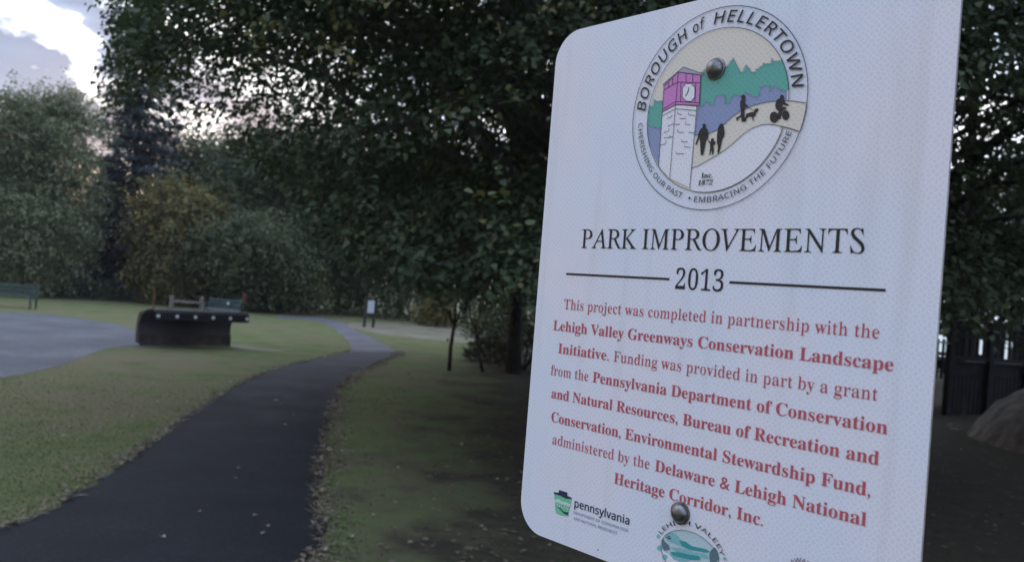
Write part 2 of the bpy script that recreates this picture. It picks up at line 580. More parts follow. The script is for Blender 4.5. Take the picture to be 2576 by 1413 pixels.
def leaves(name, P, D, Nn, L, Wd, tint, rich=False):
    """n leaves as folded rhombs, or six cornered pointed ovals when rich"""
    n = len(P)
    S = norm(np.cross(D, Nn))
    Nn = np.cross(S, D)
    L = np.broadcast_to(np.asarray(L, float), (n,))[:, None]
    Wd = np.broadcast_to(np.asarray(Wd, float), (n,))[:, None]
    if rich:
        row = [(0, 0, 0), (.22, -.48, .10), (.60, -.36, .06), (1, 0, -.12), (.60, .36, .06), (.22, .48, .10)]
        fl = np.array([[0, 3, 2, 1], [0, 5, 4, 3]])
    else:
        row = [(0, 0, 0), (.42, -.5, .12), (1, 0, -.05), (.42, .5, .12)]
        fl = np.array([[0, 2, 1], [0, 3, 2]])
    k = len(row)
    V = np.empty((n, k, 3))
    for i, (a, b, c) in enumerate(row):
        V[:, i] = P + D * L * a + S * Wd * b + Nn * Wd * c
    Fc = (fl[None] + (np.arange(n) * k)[:, None, None]).reshape(-1, fl.shape[1])
    return mesh_np(name, V.reshape(-1, 3), Fc, np.full(len(Fc), fl.shape[1]), np.repeat(tint, k))


def spray_leaves(A, dirs, length, nl, leaf, droop, tint_bias=None, side=.6, hang=.5, jitter=.05):
    """alternate leaves along drooping twigs; A anchors (s,3), dirs (s,3)"""
    s = len(A)
    t = (np.arange(nl) + .6) / nl
    Ls = length * rng.uniform(.6, 1.3, s)
    down = np.array([0, 0, -1.0])
    P = A[:, None] + dirs[:, None] * (Ls[:, None] * t)[..., None] + down * (droop * Ls[:, None] * (t ** 2)[None])[..., None]
    P = P + rng.normal(0, jitter, P.shape)
    sd = norm(np.cross(dirs, down) + rng.normal(0, .25, dirs.shape))
    sg = np.where(np.arange(nl) % 2 == 0, 1.0, -1.0)
    D = dirs[:, None] * .55 + sd[:, None] * (sg * side)[None, :, None] + down * hang + rng.normal(0, .28, P.shape)
    Nn = np.array([0, 0, 1.0]) + rng.normal(0, .45, P.shape) + dirs[:, None] * .35
    P, D, Nn = P.reshape(-1, 3), norm(D.reshape(-1, 3)), norm(Nn.reshape(-1, 3))
    tint = np.repeat(rng.uniform(0, .8, s) if tint_bias is None else tint_bias, nl) + rng.normal(0, .13, len(P))
    ls = leaf * rng.uniform(.65, 1.2, len(P))
    return P, D, Nn, ls, np.clip(tint, 0, 1)


def limb_path(a, b, sag=.15, n=5):
    a, b = Vector(a), Vector(b)
    out = []
    L = (b - a).length
    for k in range(n + 1):
        t = k / n
        p = a.lerp(b, t)
        p.z += math.sin(t * math.pi) * L * sag
        if 0 < k < n:
            p += Vector((random.gauss(0, .03), random.gauss(0, .03), random.gauss(0, .03))) * L
        out.append(p)
    return out


def broadleaf(name, label, base, top, trunk_r, lumps, material, leaf=.12, sprays=20, spread=.6, slen=.8, nl=12, droop=.5,
              rich=False, bark='bark', group=None, cat="tree", lean=(0, 0), hang=.5, aspect=.62, limb_every=1, trunk_top=None, low=None, side_lim=None, flat=False):
    """lumps: (n,3) cluster centres, in world space. A tree is trunk (with limbs) and crown."""
    base = Vector(base)
    root = empty(name, base, 0, label, cat, group)
    b0 = np.array(base)
    lumps = np.asarray(lumps, float)
    tr = MB()
    tt_ = trunk_top if trunk_top is not None else top * .82
    pts, rad = [], []
    for k in range(9):
        t = k / 8
        pts.append(Vector((lean[0] * t + (random.gauss(0, .03) * top * .15 if k else 0), lean[1] * t + (random.gauss(0, .03) * top * .15 if k else 0), tt_ * t - .08 * (k == 0))))
        rad.append(trunk_r * ((1.35 if k == 0 else 1.0) * (1 - t) ** .8 * .9 + .1))
    tr.tube(pts, rad, 10)
    for i, c in enumerate(lumps):
        if i % limb_every:
            continue
        lc = Vector(c - b0)
        hz = math.hypot(lc.x, lc.y)
        zt = min(max(lc.z - hz * random.uniform(.3, .8), tt_ * .22), tt_ * .95)
        j = zt / tt_ * 8
        j0 = int(min(7, j))
        a = pts[j0].lerp(pts[j0 + 1], j - j0)
        r0 = max(.012, trunk_r * .38 * (1 - zt / tt_ * .7))
        pth = limb_path(a, lc, .10)
        tr.tube(pth, [r0 * (1 - k / len(pth)) + .008 for k in range(len(pth))], 5, False)
    tr.build("trunk", M[bark], root, True)
    n = len(lumps)
    idx = np.repeat(np.arange(n), sprays)
    A = lumps[idx] + rng.normal(0, spread, (len(idx), 3)) * np.array([1, 1, .75])
    ctr = lumps.mean(0)
    d = (A - lumps[idx]) * .8 + norm((lumps[idx] - ctr)) * .35 + rng.normal(0, .35, A.shape) + np.array([0, 0, .05])
    if flat:                                    # layered boughs: wide, shallow, drooping outward
        o = (lumps - np.array([b0[0] + lean[0], b0[1] + lean[1], 0])) * np.array([1, 1, 0])
        o = norm(o + rng.normal(0, .5, o.shape) * np.array([1, 1, 0]))[idx]
        q = rng.normal(0, spread, (len(idx), 3)) * np.array([1.5, 1.5, .26])
        q[:, 2] -= .42 * (q * o).sum(1) + .10 * (q[:, 0] ** 2 + q[:, 1] ** 2) / spread
        A = lumps[idx] + q
        d = o * .75 + rng.normal(0, .45, A.shape) * np.array([1, 1, .35])
    d = norm(d)
    bias = np.clip(rng.normal(.35, .2, n)[idx] + rng.normal(0, .12, len(idx)), 0, 1)
    P, D, Nn, ls, tint = spray_leaves(A, d, slen, nl, leaf, droop, bias, hang=hang, jitter=leaf * .4)
    keep = P[:, 2] > .12
    if side_lim is not None:
        keep &= P[:, 0] / P[:, 1] > side_lim + np.repeat(rng.normal(0, .012, len(idx)), nl)
    if low is not None:                         # browse line: nothing hangs below it
        keep &= P[:, 2] > low(P[:, 0], P[:, 1]) + np.repeat(rng.normal(0, .10, len(idx)), nl)
    me = leaves("crown", (P - b0)[keep], D[keep], Nn[keep], ls[keep], ls[keep] * aspect, tint[keep], rich)
    link("crown", me, M[material], root)
    return root


def lump_ellipsoid(c, r, n, shell=.55, zmin=-9, seed=0):
    rg = np.random.default_rng(seed)
    out = []
    while len(out) < n:
        v = rg.uniform(-1, 1, 3)
        q = np.linalg.norm(v)
        if q > 1 or q < shell * rg.uniform(0, 1):
            continue
        p = np.array(c) + v * np.array(r)
        if p[2] > zmin:
            out.append(p)
    return np.array(out)


def conifer(name, label, base, top, rmax, whorls, group=None, z0=.6):
    base = Vector(base)
    root = empty(name, base, 0, label, "tree", group)
    tr = MB()
    tr.tube([(0, 0, -.1), (0, 0, top * .5), (0, 0, top)], [.26, .15, .02], 9)
    P, D, Nn, T = [], [], [], []
    for k in range(whorls):
        f = k / (whorls - 1)
        z = z0 + (top - z0) * f ** .92
        L = rmax * (1 - f) ** .66 * random.uniform(.72, 1.1) + .25
        nb = 6 if f < .8 else 5
        ph = random.uniform(0, 6.28)
        for b in range(nb):
            a = ph + b * 2 * math.pi / nb + random.gauss(0, .2)
            l = L * random.uniform(.7, 1.12)
            d = np.array([math.cos(a), math.sin(a), 0])
            sdv = np.array([-math.sin(a), math.cos(a), 0])
            pts = []
            for q in range(7):
                t = q / 6
                pts.append(Vector(d * l * t + np.array([0, 0, z - l * .32 * t + l * .20 * t * t])))
            tr.tube(pts, [.035 * (1 - q / 7) + .006 for q in range(7)], 4, False)
            n = int(190 * l / rmax) + 40
            t = rng.uniform(.08, 1.02, n)
            w_ = (.30 * l * (1.05 - t)) * rng.uniform(-1, 1, n)
            p = d[None] * (l * t)[:, None] + sdv[None] * w_[:, None]
            p[:, 2] = z - l * .32 * t + l * .20 * t * t - np.abs(w_) * .25 - rng.uniform(0, .30, n)
            dd = d[None] * .7 + sdv[None] * np.sign(w_)[:, None] * .6 + np.array([0, 0, -.45]) + rng.normal(0, .2, (n, 3))
            P.append(p); D.append(norm(dd)); Nn.append(norm(np.array([0, 0, 1.0]) + rng.normal(0, .3, (n, 3)))); T.append(np.clip(rng.normal(.5, .25, n), 0, 1))
    tr.build("trunk", M['bark'], root, True)
    P, D, Nn, T = map(np.concatenate, (P, D, Nn, T))
    ls = rng.uniform(.22, .5, len(P))
    link("crown", leaves("crown", P, D, Nn, ls, ls * .32, T), M['needle'], root)
    return root


def shrub(name, label, base, size, material, n=900, leaf=.14, group=None, cat="shrub"):
    base = Vector(base)
    root = empty(name, base, 0, label, cat, group)
    v = norm(rng.normal(0, 1, (n, 3))) * (rng.uniform(.25, 1, n) ** .5)[:, None]
    v[:, 2] = np.abs(v[:, 2])
    lob = 1 + .22 * np.sin(v[:, 0] * 5 + base.x * 3) * np.cos(v[:, 1] * 4 + base.y) + rng.normal(0, .06, n)
    P = v * lob[:, None] * np.array(size)
    P[:, 2] += .05
    D = norm(v + np.array([0, 0, .1]) + rng.normal(0, .45, P.shape))
    Nn = norm(np.array([0, 0, 1.0]) + v * .6 + rng.normal(0, .4, P.shape))
    ls = leaf * rng.uniform(.6, 1.25, n)
    st = MB()
    for k in range(7):
        a = k * .9 + random.random()
        st.tube([(0, 0, -.05), (math.cos(a) * size[0] * .35, math.sin(a) * size[1] * .35, size[2] * .45), (math.cos(a) * size[0] * .7, math.sin(a) * size[1] * .7, size[2] * .8)], [.03, .02, .008], 5, False)
    st.build("stem", M['bark'], root, True)
    link("foliage", leaves("foliage", P, D, Nn, ls, ls * .6, np.clip(rng.normal(.45, .25, n), 0, 1)), M[material], root)
    return root


def open_side(L, p_drop=.85):
    """drops boughs so that sky stays open between the trees over the creek"""
    return [p for p in L if not (.45 < p[0] / p[1] < .625 and .14 < (p[2] - H) / p[1] < .34 and rng.random() < p_drop)]


# --- the big dark tree whose low canopy hangs over the lawn (its trunk stands behind the sign)
LOWX = np.array([-.60, -.50, -.478, -.455, -.42, -.37, -.30, -.24, -.18, -.10, .10])      # bearing (x / y)
LOWS = np.array([.25, .165, .185, .200, .190, .165, .118, .055, .018, -.004, -.010])     # how high above eye level (per metre away) the crown ends


def browse(x, y):
    return H + np.interp(x / np.maximum(y, 1), LOWX, LOWS) * y


rgc = np.random.default_rng(5)
L_ = []
while len(L_) < 500:
    x, y, z = rgc.uniform(-6.2, 5.6), rgc.uniform(7.8, 17.0), rgc.uniform(2.0, 11.0)
    q = ((x - .1) / 5.9) ** 2 + ((y - 12.0) / 5.0) ** 2
    lim = 1.0 if z < 7.5 else 1.0 - ((z - 7.5) / 4) ** 2
    if q > lim or (q < .25 and rgc.random() < .6):
        continue
    if x / y < -.485 or z < browse(x, y) + .15:
        continue
    L_.append((x, y, z))
broadleaf("broadleaf_tree", "big dark broad-leaved tree with low canopy hanging behind the sign", (1.2, 12.0, 0), 12, .30, [p for p in open_side(L_, .97) if not (p[0] / p[1] < .15 and .15 < (p[2] - H) / p[1] < .27 and rng.random() < .55)], 'leaf_dark',
          leaf=.078, sprays=62, spread=.54, slen=.65, nl=12, droop=.45, rich=True, flat=True, limb_every=4, aspect=.74, low=browse, side_lim=-.505, bark='bark_grey')
# --- dark tree a little further, its trunk showing just left of the sign
b2 = ground(1290, 938)
broadleaf("broadleaf_tree", "dark tree whose thick trunk shows beside the sign's left edge", (b2.x, b2.y, 0), 13, .16,
          lump_ellipsoid((b2.x - .5, b2.y + .5, 7.6), (6.5, 5.5, 5.4), 170, .5, 2.0, 3), 'leaf_dark', leaf=.2, sprays=24, spread=.75, slen=.9, nl=9, limb_every=3, flat=True,
          low=lambda x, y: np.maximum(browse(x, y), 2.2 + np.clip(-x - 1, 0, 3) * .6))
# --- right hand tree beside the railing
broadleaf("broadleaf_tree", "dark tree with its trunk behind the sign and boughs over the wooden railing", (4.7, 12.6, 0), 13, .16,
          open_side(lump_ellipsoid((6.9, 11.6, 7.0), (4.6, 4.0, 4.7), 210, .5, 2.9, 4)), 'leaf_dark', leaf=.10, sprays=28, spread=.5, slen=.7, nl=9, rich=True, limb_every=3, lean=(.6, -.2), flat=True, low=lambda x, y: 2.05 + 0 * x)
# --- pale loose tree at the far left
pb = at(88, 735, 38)
broadleaf("pale_tree", "pale grey-green loose tree at the far left", (pb.x - .3, 38, 0), 9.6, .2,
          np.vstack([lump_ellipsoid((pb.x - .7, 38, 5.0), (2.0, 2.3, 4.4), 60, .6, 1.2, 6), lump_ellipsoid((pb.x + .2, 38, 8.3), (1.1, 1.2, 1.5), 10, .3, 1.2, 7), lump_ellipsoid((pb.x - .1, 37.5, 3.2), (1.5, 2.0, 2.6), 36, .4, .9, 16)]),
          'leaf_pale', leaf=.15, sprays=90, spread=.5, slen=.8, nl=12, droop=.35, hang=.35, aspect=.6, limb_every=2)
pb2 = at(-60, 735, 40)
broadleaf("pale_tree", "tree cut off by the left edge behind the green bench", (pb2.x - 1.6, 40, 0), 9.6, .2,
          lump_ellipsoid((pb2.x - 1.6, 40, 5.2), (3.2, 2.8, 4.4), 80, .5, 1.0, 26), 'leaf_pale', leaf=.15, sprays=80, spread=.5, slen=.8, nl=12, droop=.35, hang=.35, aspect=.6, limb_every=2)
# --- spruces
sb = at(312, 735, 44)
conifer("spruce_tree", "tall dark blue-green spruce between the pale tree and the broad canopy", (sb.x, 44, 0), 16.0, 3.9, 28)
sb = at(252, 735, 47)
conifer("spruce_tree", "smaller dark spruce half hidden behind the pale tree", (sb.x, 47, 0), 7.6, 2.4, 18)
# --- yellowing tree and mixed trees along the back
back = [
    ("yellowing_tree", "yellowing tree behind the plough and rail fence", 436, 41, 5.9, 1.1, 'leaf_yellow', 'bark', 'tree'),
    ("rust_tinged_tree", "rust-tinged bushy tree just right of the yellowing tree", 590, 46, 9.4, 3.0, 'leaf_rust', 'bark', 'tree'),
    ("red_trunk_tree", "drab green tree with a short reddish trunk behind the plough", 628, 41, 4.6, 2.1, 'leaf_rust', 'bark_red', 'tree'),
    ("woodland_tree", "dull green woodland tree behind the reddish trunk", 690, 47, 9.6, 3.4, 'leaf_mid', 'bark', 'tree'),
    ("woodland_tree", "woodland tree directly behind the small white trail board", 850, 48, 11.0, 3.8, 'leaf_mid', 'bark', 'tree'),
    ("woodland_tree", "woodland tree right of the white trail board", 1010, 50, 11.0, 3.8, 'leaf_mid', 'bark', 'tree'),
    ("woodland_tree", "woodland tree behind the small forked tree", 1170, 47, 10.5, 3.8, 'leaf_mid', 'bark', 'tree'),
    ("woodland_tree", "woodland tree half hidden by the sign's left edge", 1320, 44, 10.5, 3.8, 'leaf_mid', 'bark', 'tree'),
    ("woodland_tree", "dark woodland tree rising just behind the yellowing tree", 490, 49, 9.6, 2.8, 'leaf_mid', 'bark', 'tree'),
]
for i, (nm, lb, px, Y, top, rad, mt, bk, ct) in enumerate(back):
    b = at(px, 760, Y)
    zc = top * .55
    n_ = int(60 * max(1, top / 8))
    cl = [lump_ellipsoid((b.x, Y, zc), (rad * .72, rad * .6, top * .46), int(n_ * .5), .45, .7, 40 + i)]
    for q in range(5):                          # side masses give each crown a ragged outline of its own
        aq = random.uniform(0, 6.28)
        zq = random.uniform(.3, .9) * top
        rq = rad * random.uniform(.35, .6)
        cl.append(lump_ellipsoid((b.x + math.cos(aq) * rad * .75 * (1.15 - zq / top * .5), Y + math.sin(aq) * rad * .6, zq), (rq, rq, rq * .8), int(n_ * .12), .3, .7, 400 + i * 7 + q))
    broadleaf(nm, lb, (b.x, Y, 0), top, .17 if bk == 'bark' else .28, np.vstack(cl), mt,
              leaf=.19, sprays=74, spread=.62, slen=.9, nl=9, droop=.5, bark=bk, group="trees along the back of the lawn", limb_every=2)
# --- undergrowth at the foot of the trees
und = [(115, 39.0, 1.3, .5, 'shrub'), (230, 40.0, 1.0, .75, 'shrub'), (345, 41.5, 1.2, .6, 'shrub'), (470, 43, 1.8, 1.6, 'leaf_mid'), (590, 43.5, 1.9, 1.7, 'leaf_mid'),
       (680, 43.5, 1.8, 1.5, 'leaf_mid'), (760, 44, 2.0, 2.0, 'leaf_rust'), (850, 45, 2.0, 2.2, 'leaf_mid'), (940, 45, 1.9, 2.0, 'leaf_mid'), (1030, 44, 2.0, 2.2, 'leaf_mid'),
       (180, 43, 1.9, 2.2, 'leaf_mid'), (290, 45, 1.9, 2.0, 'leaf_mid'), (60, 43, 2.0, 2.2, 'leaf_mid'), (-40, 43, 2.0, 2.2, 'leaf_mid'),
       (1100, 40, 1.1, 1.3, 'leaf_yellow'), (1245, 34, 1.3, 1.6, 'leaf_mid'), (1290, 27, 1.3, 1.9, 'leaf_dark'), (1250, 22.5, .8, .6, 'weed'), (1330, 21, 1.1, 1.3, 'weed')]
und_lab = ["low green shrub right of the left bench", "rounded light green shrub at the foot of the spruce", "low shrub at the lawn edge left of the plough's orange marker",
           "dark bush behind the rail fence", "dark bush behind the blue-green bench", "dark bush right of the reddish trunk", "brownish bush left of the white trail board",
           "dark bush just behind the white trail board", "dark bush right behind the trail board posts", "dark bush at the far end of the sandy patch",
           "dark bush under the pale tree", "dark bush under the tall spruce", "dark bush behind the left bench", "dark bush at the left edge behind the bench",
           "yellow-leaved bush left of the small forked tree's fork", "drab bush behind the small forked tree", "dark bush by the thick trunk",
           "dry weedy clump between the two thin trees", "rough weedy clump at the thick trunk's foot"]
for (px, Y, w_, h_, mt), lb in zip(und, und_lab):
    b = at(px, 760, Y)
    shrub("bush", lb, (b.x, Y, 0), (w_, w_ * .8, h_), mt, 1500, .19 if Y > 30 else .13, "bushes at the edge of the lawn")

# --- two thin small trees by the creek
for (bx, by, fx, fy, w_, lb, sd, tips) in [
        (1130, 932, 1143, 815, .045, "small thin tree with a forked trunk left of the sign", 71, [(1105, 765), (1178, 760), (1150, 735)]),
        (1216, 935, 1200, 850, .035, "thin leaning sapling between the forked tree and the thick trunk", 72, [(1195, 815), (1225, 822), (1180, 800)])]:
    b = ground(bx, by)
    fk = at(fx, fy, b.y)
    root = empty("small_tree", b, 0, lb, "tree")
    tr = MB()
    mid = at((bx + fx) / 2 - 3, (by + fy) / 2, b.y)
    tr.tube([Vector((0, 0, -.05)), mid - b, fk - b], [w_ * 1.15, w_, w_ * .9], 8)
    lum = []
    for (tx, ty) in tips:
        tp = at(tx, ty - 14, b.y + random.uniform(-.4, .4))
        tr.tube(limb_path(fk - b, tp - b, .03), [w_ * .75 * (1 - k / 7) + .006 for k in range(6)], 6, False)
        lum.append(np.array(tp) + np.array([0, 0, .45]))
        for q in range(3):
            lum.append(np.array(tp) + rng.normal(0, .5, 3) * np.array([1, 1, .5]) + np.array([0, 0, .75]))
    tr.build("trunk", M['bark'], root, True)
    lum = np.array(lum)
    idx = np.repeat(np.arange(len(lum)), 16)
    A = lum[idx] + rng.normal(0, .28, (len(idx), 3))
    d = norm(rng.normal(0, 1, A.shape) + np.array([0, 0, -.1]))
    P, D, Nn, ls, tint = spray_leaves(A, d, .5, 7, .1, .5)
    link("crown", leaves("crown", P - np.array(b), D, Nn, ls, ls * .6, tint), M['leaf_dark' if sd == 71 else 'leaf_mid'], root)

# --- trees on the far side of the creek, right
for i, (px, Y, top, rad, lb) in enumerate([(2560, 34, 11, 4.0, "creekside tree behind the railing at the right edge"), (2750, 30, 12, 4.5, "creekside tree beyond the right edge of the railing"),
                                           (2060, 40, 11, 4.6, "creekside tree hidden behind the middle of the sign"), (1700, 44, 10, 4.4, "creekside tree hidden behind the sign's left half")]):
    b = at(px, 800, Y)
    broadleaf("woodland_tree", lb, (b.x, Y, .3), top, .25, open_side(lump_ellipsoid((b.x, Y, top * .62), (rad, rad * .8, top * .36), 70, .4, 2.6, 90 + i), .95), 'leaf_mid', leaf=.26, sprays=26, spread=.6, slen=.9, nl=8,
              group="trees across the creek", limb_every=2)

for i, (x, y, top, rad, lb) in enumerate([(10.5, 7.0, 12, 4.2, "dark tree just beyond the right edge of the view"), (12.5, 14.5, 13, 4.6, "dark tree over the earth bank at the right edge"),
                                          (7.5, 1.5, 11, 3.6, "dark tree beside the viewer on the right")]):
    broadleaf("broadleaf_tree", lb, (x, y, 0), top, .2, open_side(lump_ellipsoid((x, y, top * .6), (rad, rad, top * .38), 70, .45, 2.8, 120 + i), .95), 'leaf_dark', leaf=.2, sprays=36, spread=.6, slen=.8, nl=9, limb_every=2)  # trees added right of the view to shade that side

fb = at(2445, 800, 27)
broadleaf("woodland_tree", "low-branched tree just across the creek behind the deck stairs", (fb.x, 27, 0), 9, .2, lump_ellipsoid((fb.x + .8, 27, 4.9), (4.2, 2.4, 2.7), 70, .3, 2.5, 150), 'leaf_mid', leaf=.2, sprays=40, spread=.6, slen=.8, nl=9,
          group="trees across the creek", limb_every=2, low=lambda x, y: 2.35 + 0 * x)
fw = np.stack([rng.uniform(40, 215, 26000), rng.uniform(222, 238, 26000), rng.random(26000) ** .8], 1)
fw[:, 2] *= 2.2 + .9 * np.sin(fw[:, 0] * .21) + .6 * np.sin(fw[:, 0] * .53 + 1)
ones = norm(rng.normal(0, 1, (len(fw), 3)))
tag(link("far_woods", leaves("far_woods", fw, ones, norm(rng.normal(0, 1, (len(fw), 3))), .8, .5, np.clip(rng.normal(.45, .2, len(fw)), 0, 1)), M['leaf_mid']), "far belt of woods across the gravel yard", "woods", kind="stuff")

# ------------------------------------------------------------------ grass and litter
def scatter_poly(n, lo, hi, seed, power=1.6):
    """points over the visible ground in front of the camera, denser near it"""
    rg = np.random.default_rng(seed)
    y = lo + (hi - lo) * rg.random(n) ** power
    x = (rg.random(n) * 2.1 - 1.25) * y - 1.5 * (rg.random(n) - .3)
    return np.stack([x, y], 1)


def inside(P, poly):
    poly = np.array([(p.x, p.y) for p in poly])
    x, y = P[:, 0], P[:, 1]
    c = np.zeros(len(P), bool)
    j = len(poly) - 1
    for i in range(len(poly)):
        xi, yi = poly[i]; xj, yj = poly[j]
        hit = ((yi > y) != (yj > y)) & (x < (xj - xi) * (y - yi) / (yj - yi + 1e-12) + xi)
        c ^= hit
        j = i
    return c


path_poly = pl + pr[::-1]
lot_poly = smooth_line(lot_near) + smooth_line(lot_far)[::-1]
far_poly = smooth_line(far_left) + smooth_line(far_right)[::-1]
gp = scatter_poly(310000, 3.4, 15, 3, 1.5)
ok = ~inside(gp, path_poly) & ~inside(gp, lot_poly) & ~inside(gp, far_poly)
xx, yy = gp[:, 0], gp[:, 1]
ok &= rng.random(len(gp)) < np.clip((15.5 - yy) / 7, 0, 1)
ok &= rng.random(len(gp)) < np.clip(.52 - (xx + 1.6) * .42 + .3 * np.sin(xx * 1.7 + yy * .8), .03, 1)
gp = gp[ok]
n = len(gp)
P = np.c_[gp, np.full(n, -.004)]
a = rng.uniform(0, 6.283, n)
D = norm(np.c_[np.cos(a) * .75, np.sin(a) * .75, rng.uniform(.5, 1.1, n)])
Nn = norm(np.c_[rng.normal(0, 1, (n, 2)), np.full(n, .3)])
ls = rng.uniform(.016, .038, n)
pt = np.sin(gp[:, 0] * .9 + 1.3 * np.sin(gp[:, 1] * .55)) * .22 + np.sin(gp[:, 1] * 1.7 + gp[:, 0] * .6) * .14 + np.sin(gp[:, 0] * 3.1 + 2 * np.sin(gp[:, 1] * 2.3)) * .10
tint = np.clip(rng.normal(.48, .22, n) + pt - .62 * np.clip((gp[:, 0] + 1.8) * .8, 0, 1), 0, 1)  # blades right of the path tinted darker for the tree shade
tag(link("grass", leaves("grass", P, D, Nn, ls, ls * .16 + .002 * (1 + gp[:, 1] * .1), tint), M['blade']), "short mown grass with dry blades on the lawn", "grass", kind="stuff")

# dead grass and leaf litter banked along both edges of the near path
lp = []
for line, sgn, cnt in ((pl, -1, 3000), (pr, 1, 5200)):
    pts = np.array([(p.x, p.y) for p in line])
    seg = rng.integers(6, len(pts) - 2, cnt * 2)
    t = rng.random(cnt * 2)[:, None]
    q = pts[seg] * (1 - t) + pts[seg + 1] * t
    d = pts[seg + 1] - pts[seg]
    nn = np.c_[d[:, 1], -d[:, 0]] / np.linalg.norm(d, axis=1)[:, None]
    dens = .5 + .5 * np.sin(seg * .31) * np.sin(seg * .117 + 2)
    off = np.abs(rng.normal(0, .09 if sgn < 0 else .14, len(q))) - .045
    keep = (rng.random(len(q)) < .2 + .8 * dens) & (q[:, 1] > 3.5)
    lp.append((q + nn * (off * sgn)[:, None])[keep])
lp = np.concatenate(lp)
n = len(lp)
P = np.c_[lp, rng.uniform(.012, .03, n)]
a = rng.uniform(0, 6.283, n)
D = norm(np.c_[np.cos(a), np.sin(a), rng.normal(.15, .25, n)])
Nn = norm(np.c_[rng.normal(0, .5, (n, 2)), np.ones(n)])
kind = rng.random(n)
ls = np.where(kind < .75, rng.uniform(.04, .12, n), rng.uniform(.03, .07, n))
wd = np.where(kind < .75, .008, ls * .6)
tag(link("leaf_litter", leaves("leaf_litter", P, D, Nn, ls, wd, np.clip(rng.normal(.5, .25, n), 0, 1)), M['litter']), "dead grass and leaf litter along the path edges", "leaf litter", kind="stuff")
# brown leaf litter under the trees, right of the path
lq = scatter_poly(6000, 4.3, 22, 9, 1.4)
lq = lq[(lq[:, 0] > -1.6 + lq[:, 1] * -.03) & ~inside(lq, path_poly) & ~inside(lq, far_poly)]
n = len(lq)
a = rng.uniform(0, 6.283, n)
D = norm(np.c_[np.cos(a), np.sin(a), rng.normal(.05, .2, n)])
Nn = norm(np.c_[rng.normal(0, .4, (n, 2)), np.ones(n)])
ls = rng.uniform(.03, .075, n)
tag(link("leaf_litter", leaves("leaf_litter", np.c_[lq, rng.uniform(.01, .03, n)], D, Nn, ls, ls * .55, np.clip(rng.normal(.20, .18, n), 0, 1)), M['litter']),
    "sparse brown leaf litter on the shaded ground under the trees", "leaf litter", kind="stuff")


def fallen_leaf(px, py, size, label, group, z=.014):
    b = ground(px, py)
    o = empty  # keep name
    a = random.uniform(0, 6.28)
    k = 9
    vs, fs = [(0, 0, .003)], []
    for i in range(k):
        t = 2 * math.pi * i / k
        r = size * (.5 if i % 2 else .36) * random.uniform(.8, 1.15)
        vs.append((math.cos(t) * r, math.sin(t) * r * .75, abs(math.sin(t)) * size * random.uniform(.1, .32)))
    for i in range(k):
        fs.append((0, 1 + i, 1 + (i + 1) % k))
    vs += [(-size * .45, 0, .004), (-size * .8, .002, .008), (-size * .8, -.002, .008)]
    fs.append((k + 1, k + 2, k + 3))
    me = bpy.data.meshes.new("fallen_leaf")
    me.from_pydata(vs, [], fs)
    me.update()
    at_ = me.attributes.new("tint", 'FLOAT', 'POINT')
    at_.data.foreach_set("value", np.full(len(vs), random.uniform(.7, 1.0), dtype=np.float32))
    ob = link("fallen_leaf", me, M['litter'])
    ob.location = (b.x, b.y, z)
    ob.rotation_euler = (random.gauss(0, .15), random.gauss(0, .15), a)
    return tag(ob, label, "leaf", group)


for (px, py) in [(975, 1268), (938, 1346), (1068, 1118), (1068, 1355), (985, 1345), (915, 1085), (1060, 1080), (410, 1355), (910, 1042), (1000, 1345), (880, 1330)]:
    if px < 815:
        fallen_leaf(px, py, .05, "small pale fallen leaf lying on the dark asphalt path", "fallen leaves on the asphalt path")
for (px, py) in [(673, 1326), (640, 1300), (738, 1046), (716, 1070), (705, 1018), (590, 1205), (660, 1345), (600, 1180), (500, 1290), (722, 1000)]:
    fallen_leaf(px, py, .05, "small pale fallen leaf lying on the dark asphalt path", "fallen leaves on the asphalt path")
for (px, py) in [(370, 984), (470, 1012), (395, 1013), (252, 1078), (210, 1005), (693, 1009), (385, 965), (520, 985), (330, 1050), (160, 1100), (25, 802), (437, 880)]:
    fallen_leaf(px, py, .07, "pale fallen leaf lying on the lawn left of the path", "fallen leaves on the left lawn")
for (px, py, s) in [(1310, 1192, .07), (1260, 1144, .06), (1285, 1155, .06), (1160, 1120, .06), (1125, 1178, .05), (1185, 1165, .05), (1250, 1210, .05), (940, 1300, .06), (1030, 1370, .05), (1090, 1260, .05), (1210, 1330, .05), (1230, 1100, .06), (1000, 1180, .05), (960, 1110, .05)]:
    fallen_leaf(px, py, s, "fallen leaf on the shaded ground between path and sign", "fallen leaves right of the path", .02)
for (px, py, s, lb) in [(823, 1142, .13, "largest pale curled leaf on the path's right edge"), (882, 1358, .09, "pinkish curled leaf near the bottom of the path's right edge"),
                        (455, 1065, .09, "pale leaf on the path's left edge below the bend")]:
    fallen_leaf(px, py, s, lb, None, .03)

# ------------------------------------------------------------------ snow plough
pA = ground(347, 869)
ang = R(47)
dr = ray(579, 868)
ca, sa = math.cos(ang), math.sin(ang)
LEN = (pA.y * dr.x - pA.x * dr.y) / (ca * dr.y - sa * dr.x)
pB = pA + Vector((ca, sa, 0)) * LEN
plow = empty("snow_plow", (pA + pB) / 2, ang, "black snow plough blade with a row of white bolts parked on the lawn edge", "snow plough")
prof = []                                       # y: toward viewer is negative
for k in range(15):
    t = k / 14
    if t < .4:
        prof.append((-.0 + .05 * math.sin(t / .4 * math.pi / 2), .06 + t / .4 * .40))
    else:
        a_ = (t - .4) / .6 * math.pi * .53
        prof.append((.05 - .62 * (1 - math.cos(a_)), .44 + .44 * math.sin(a_)))


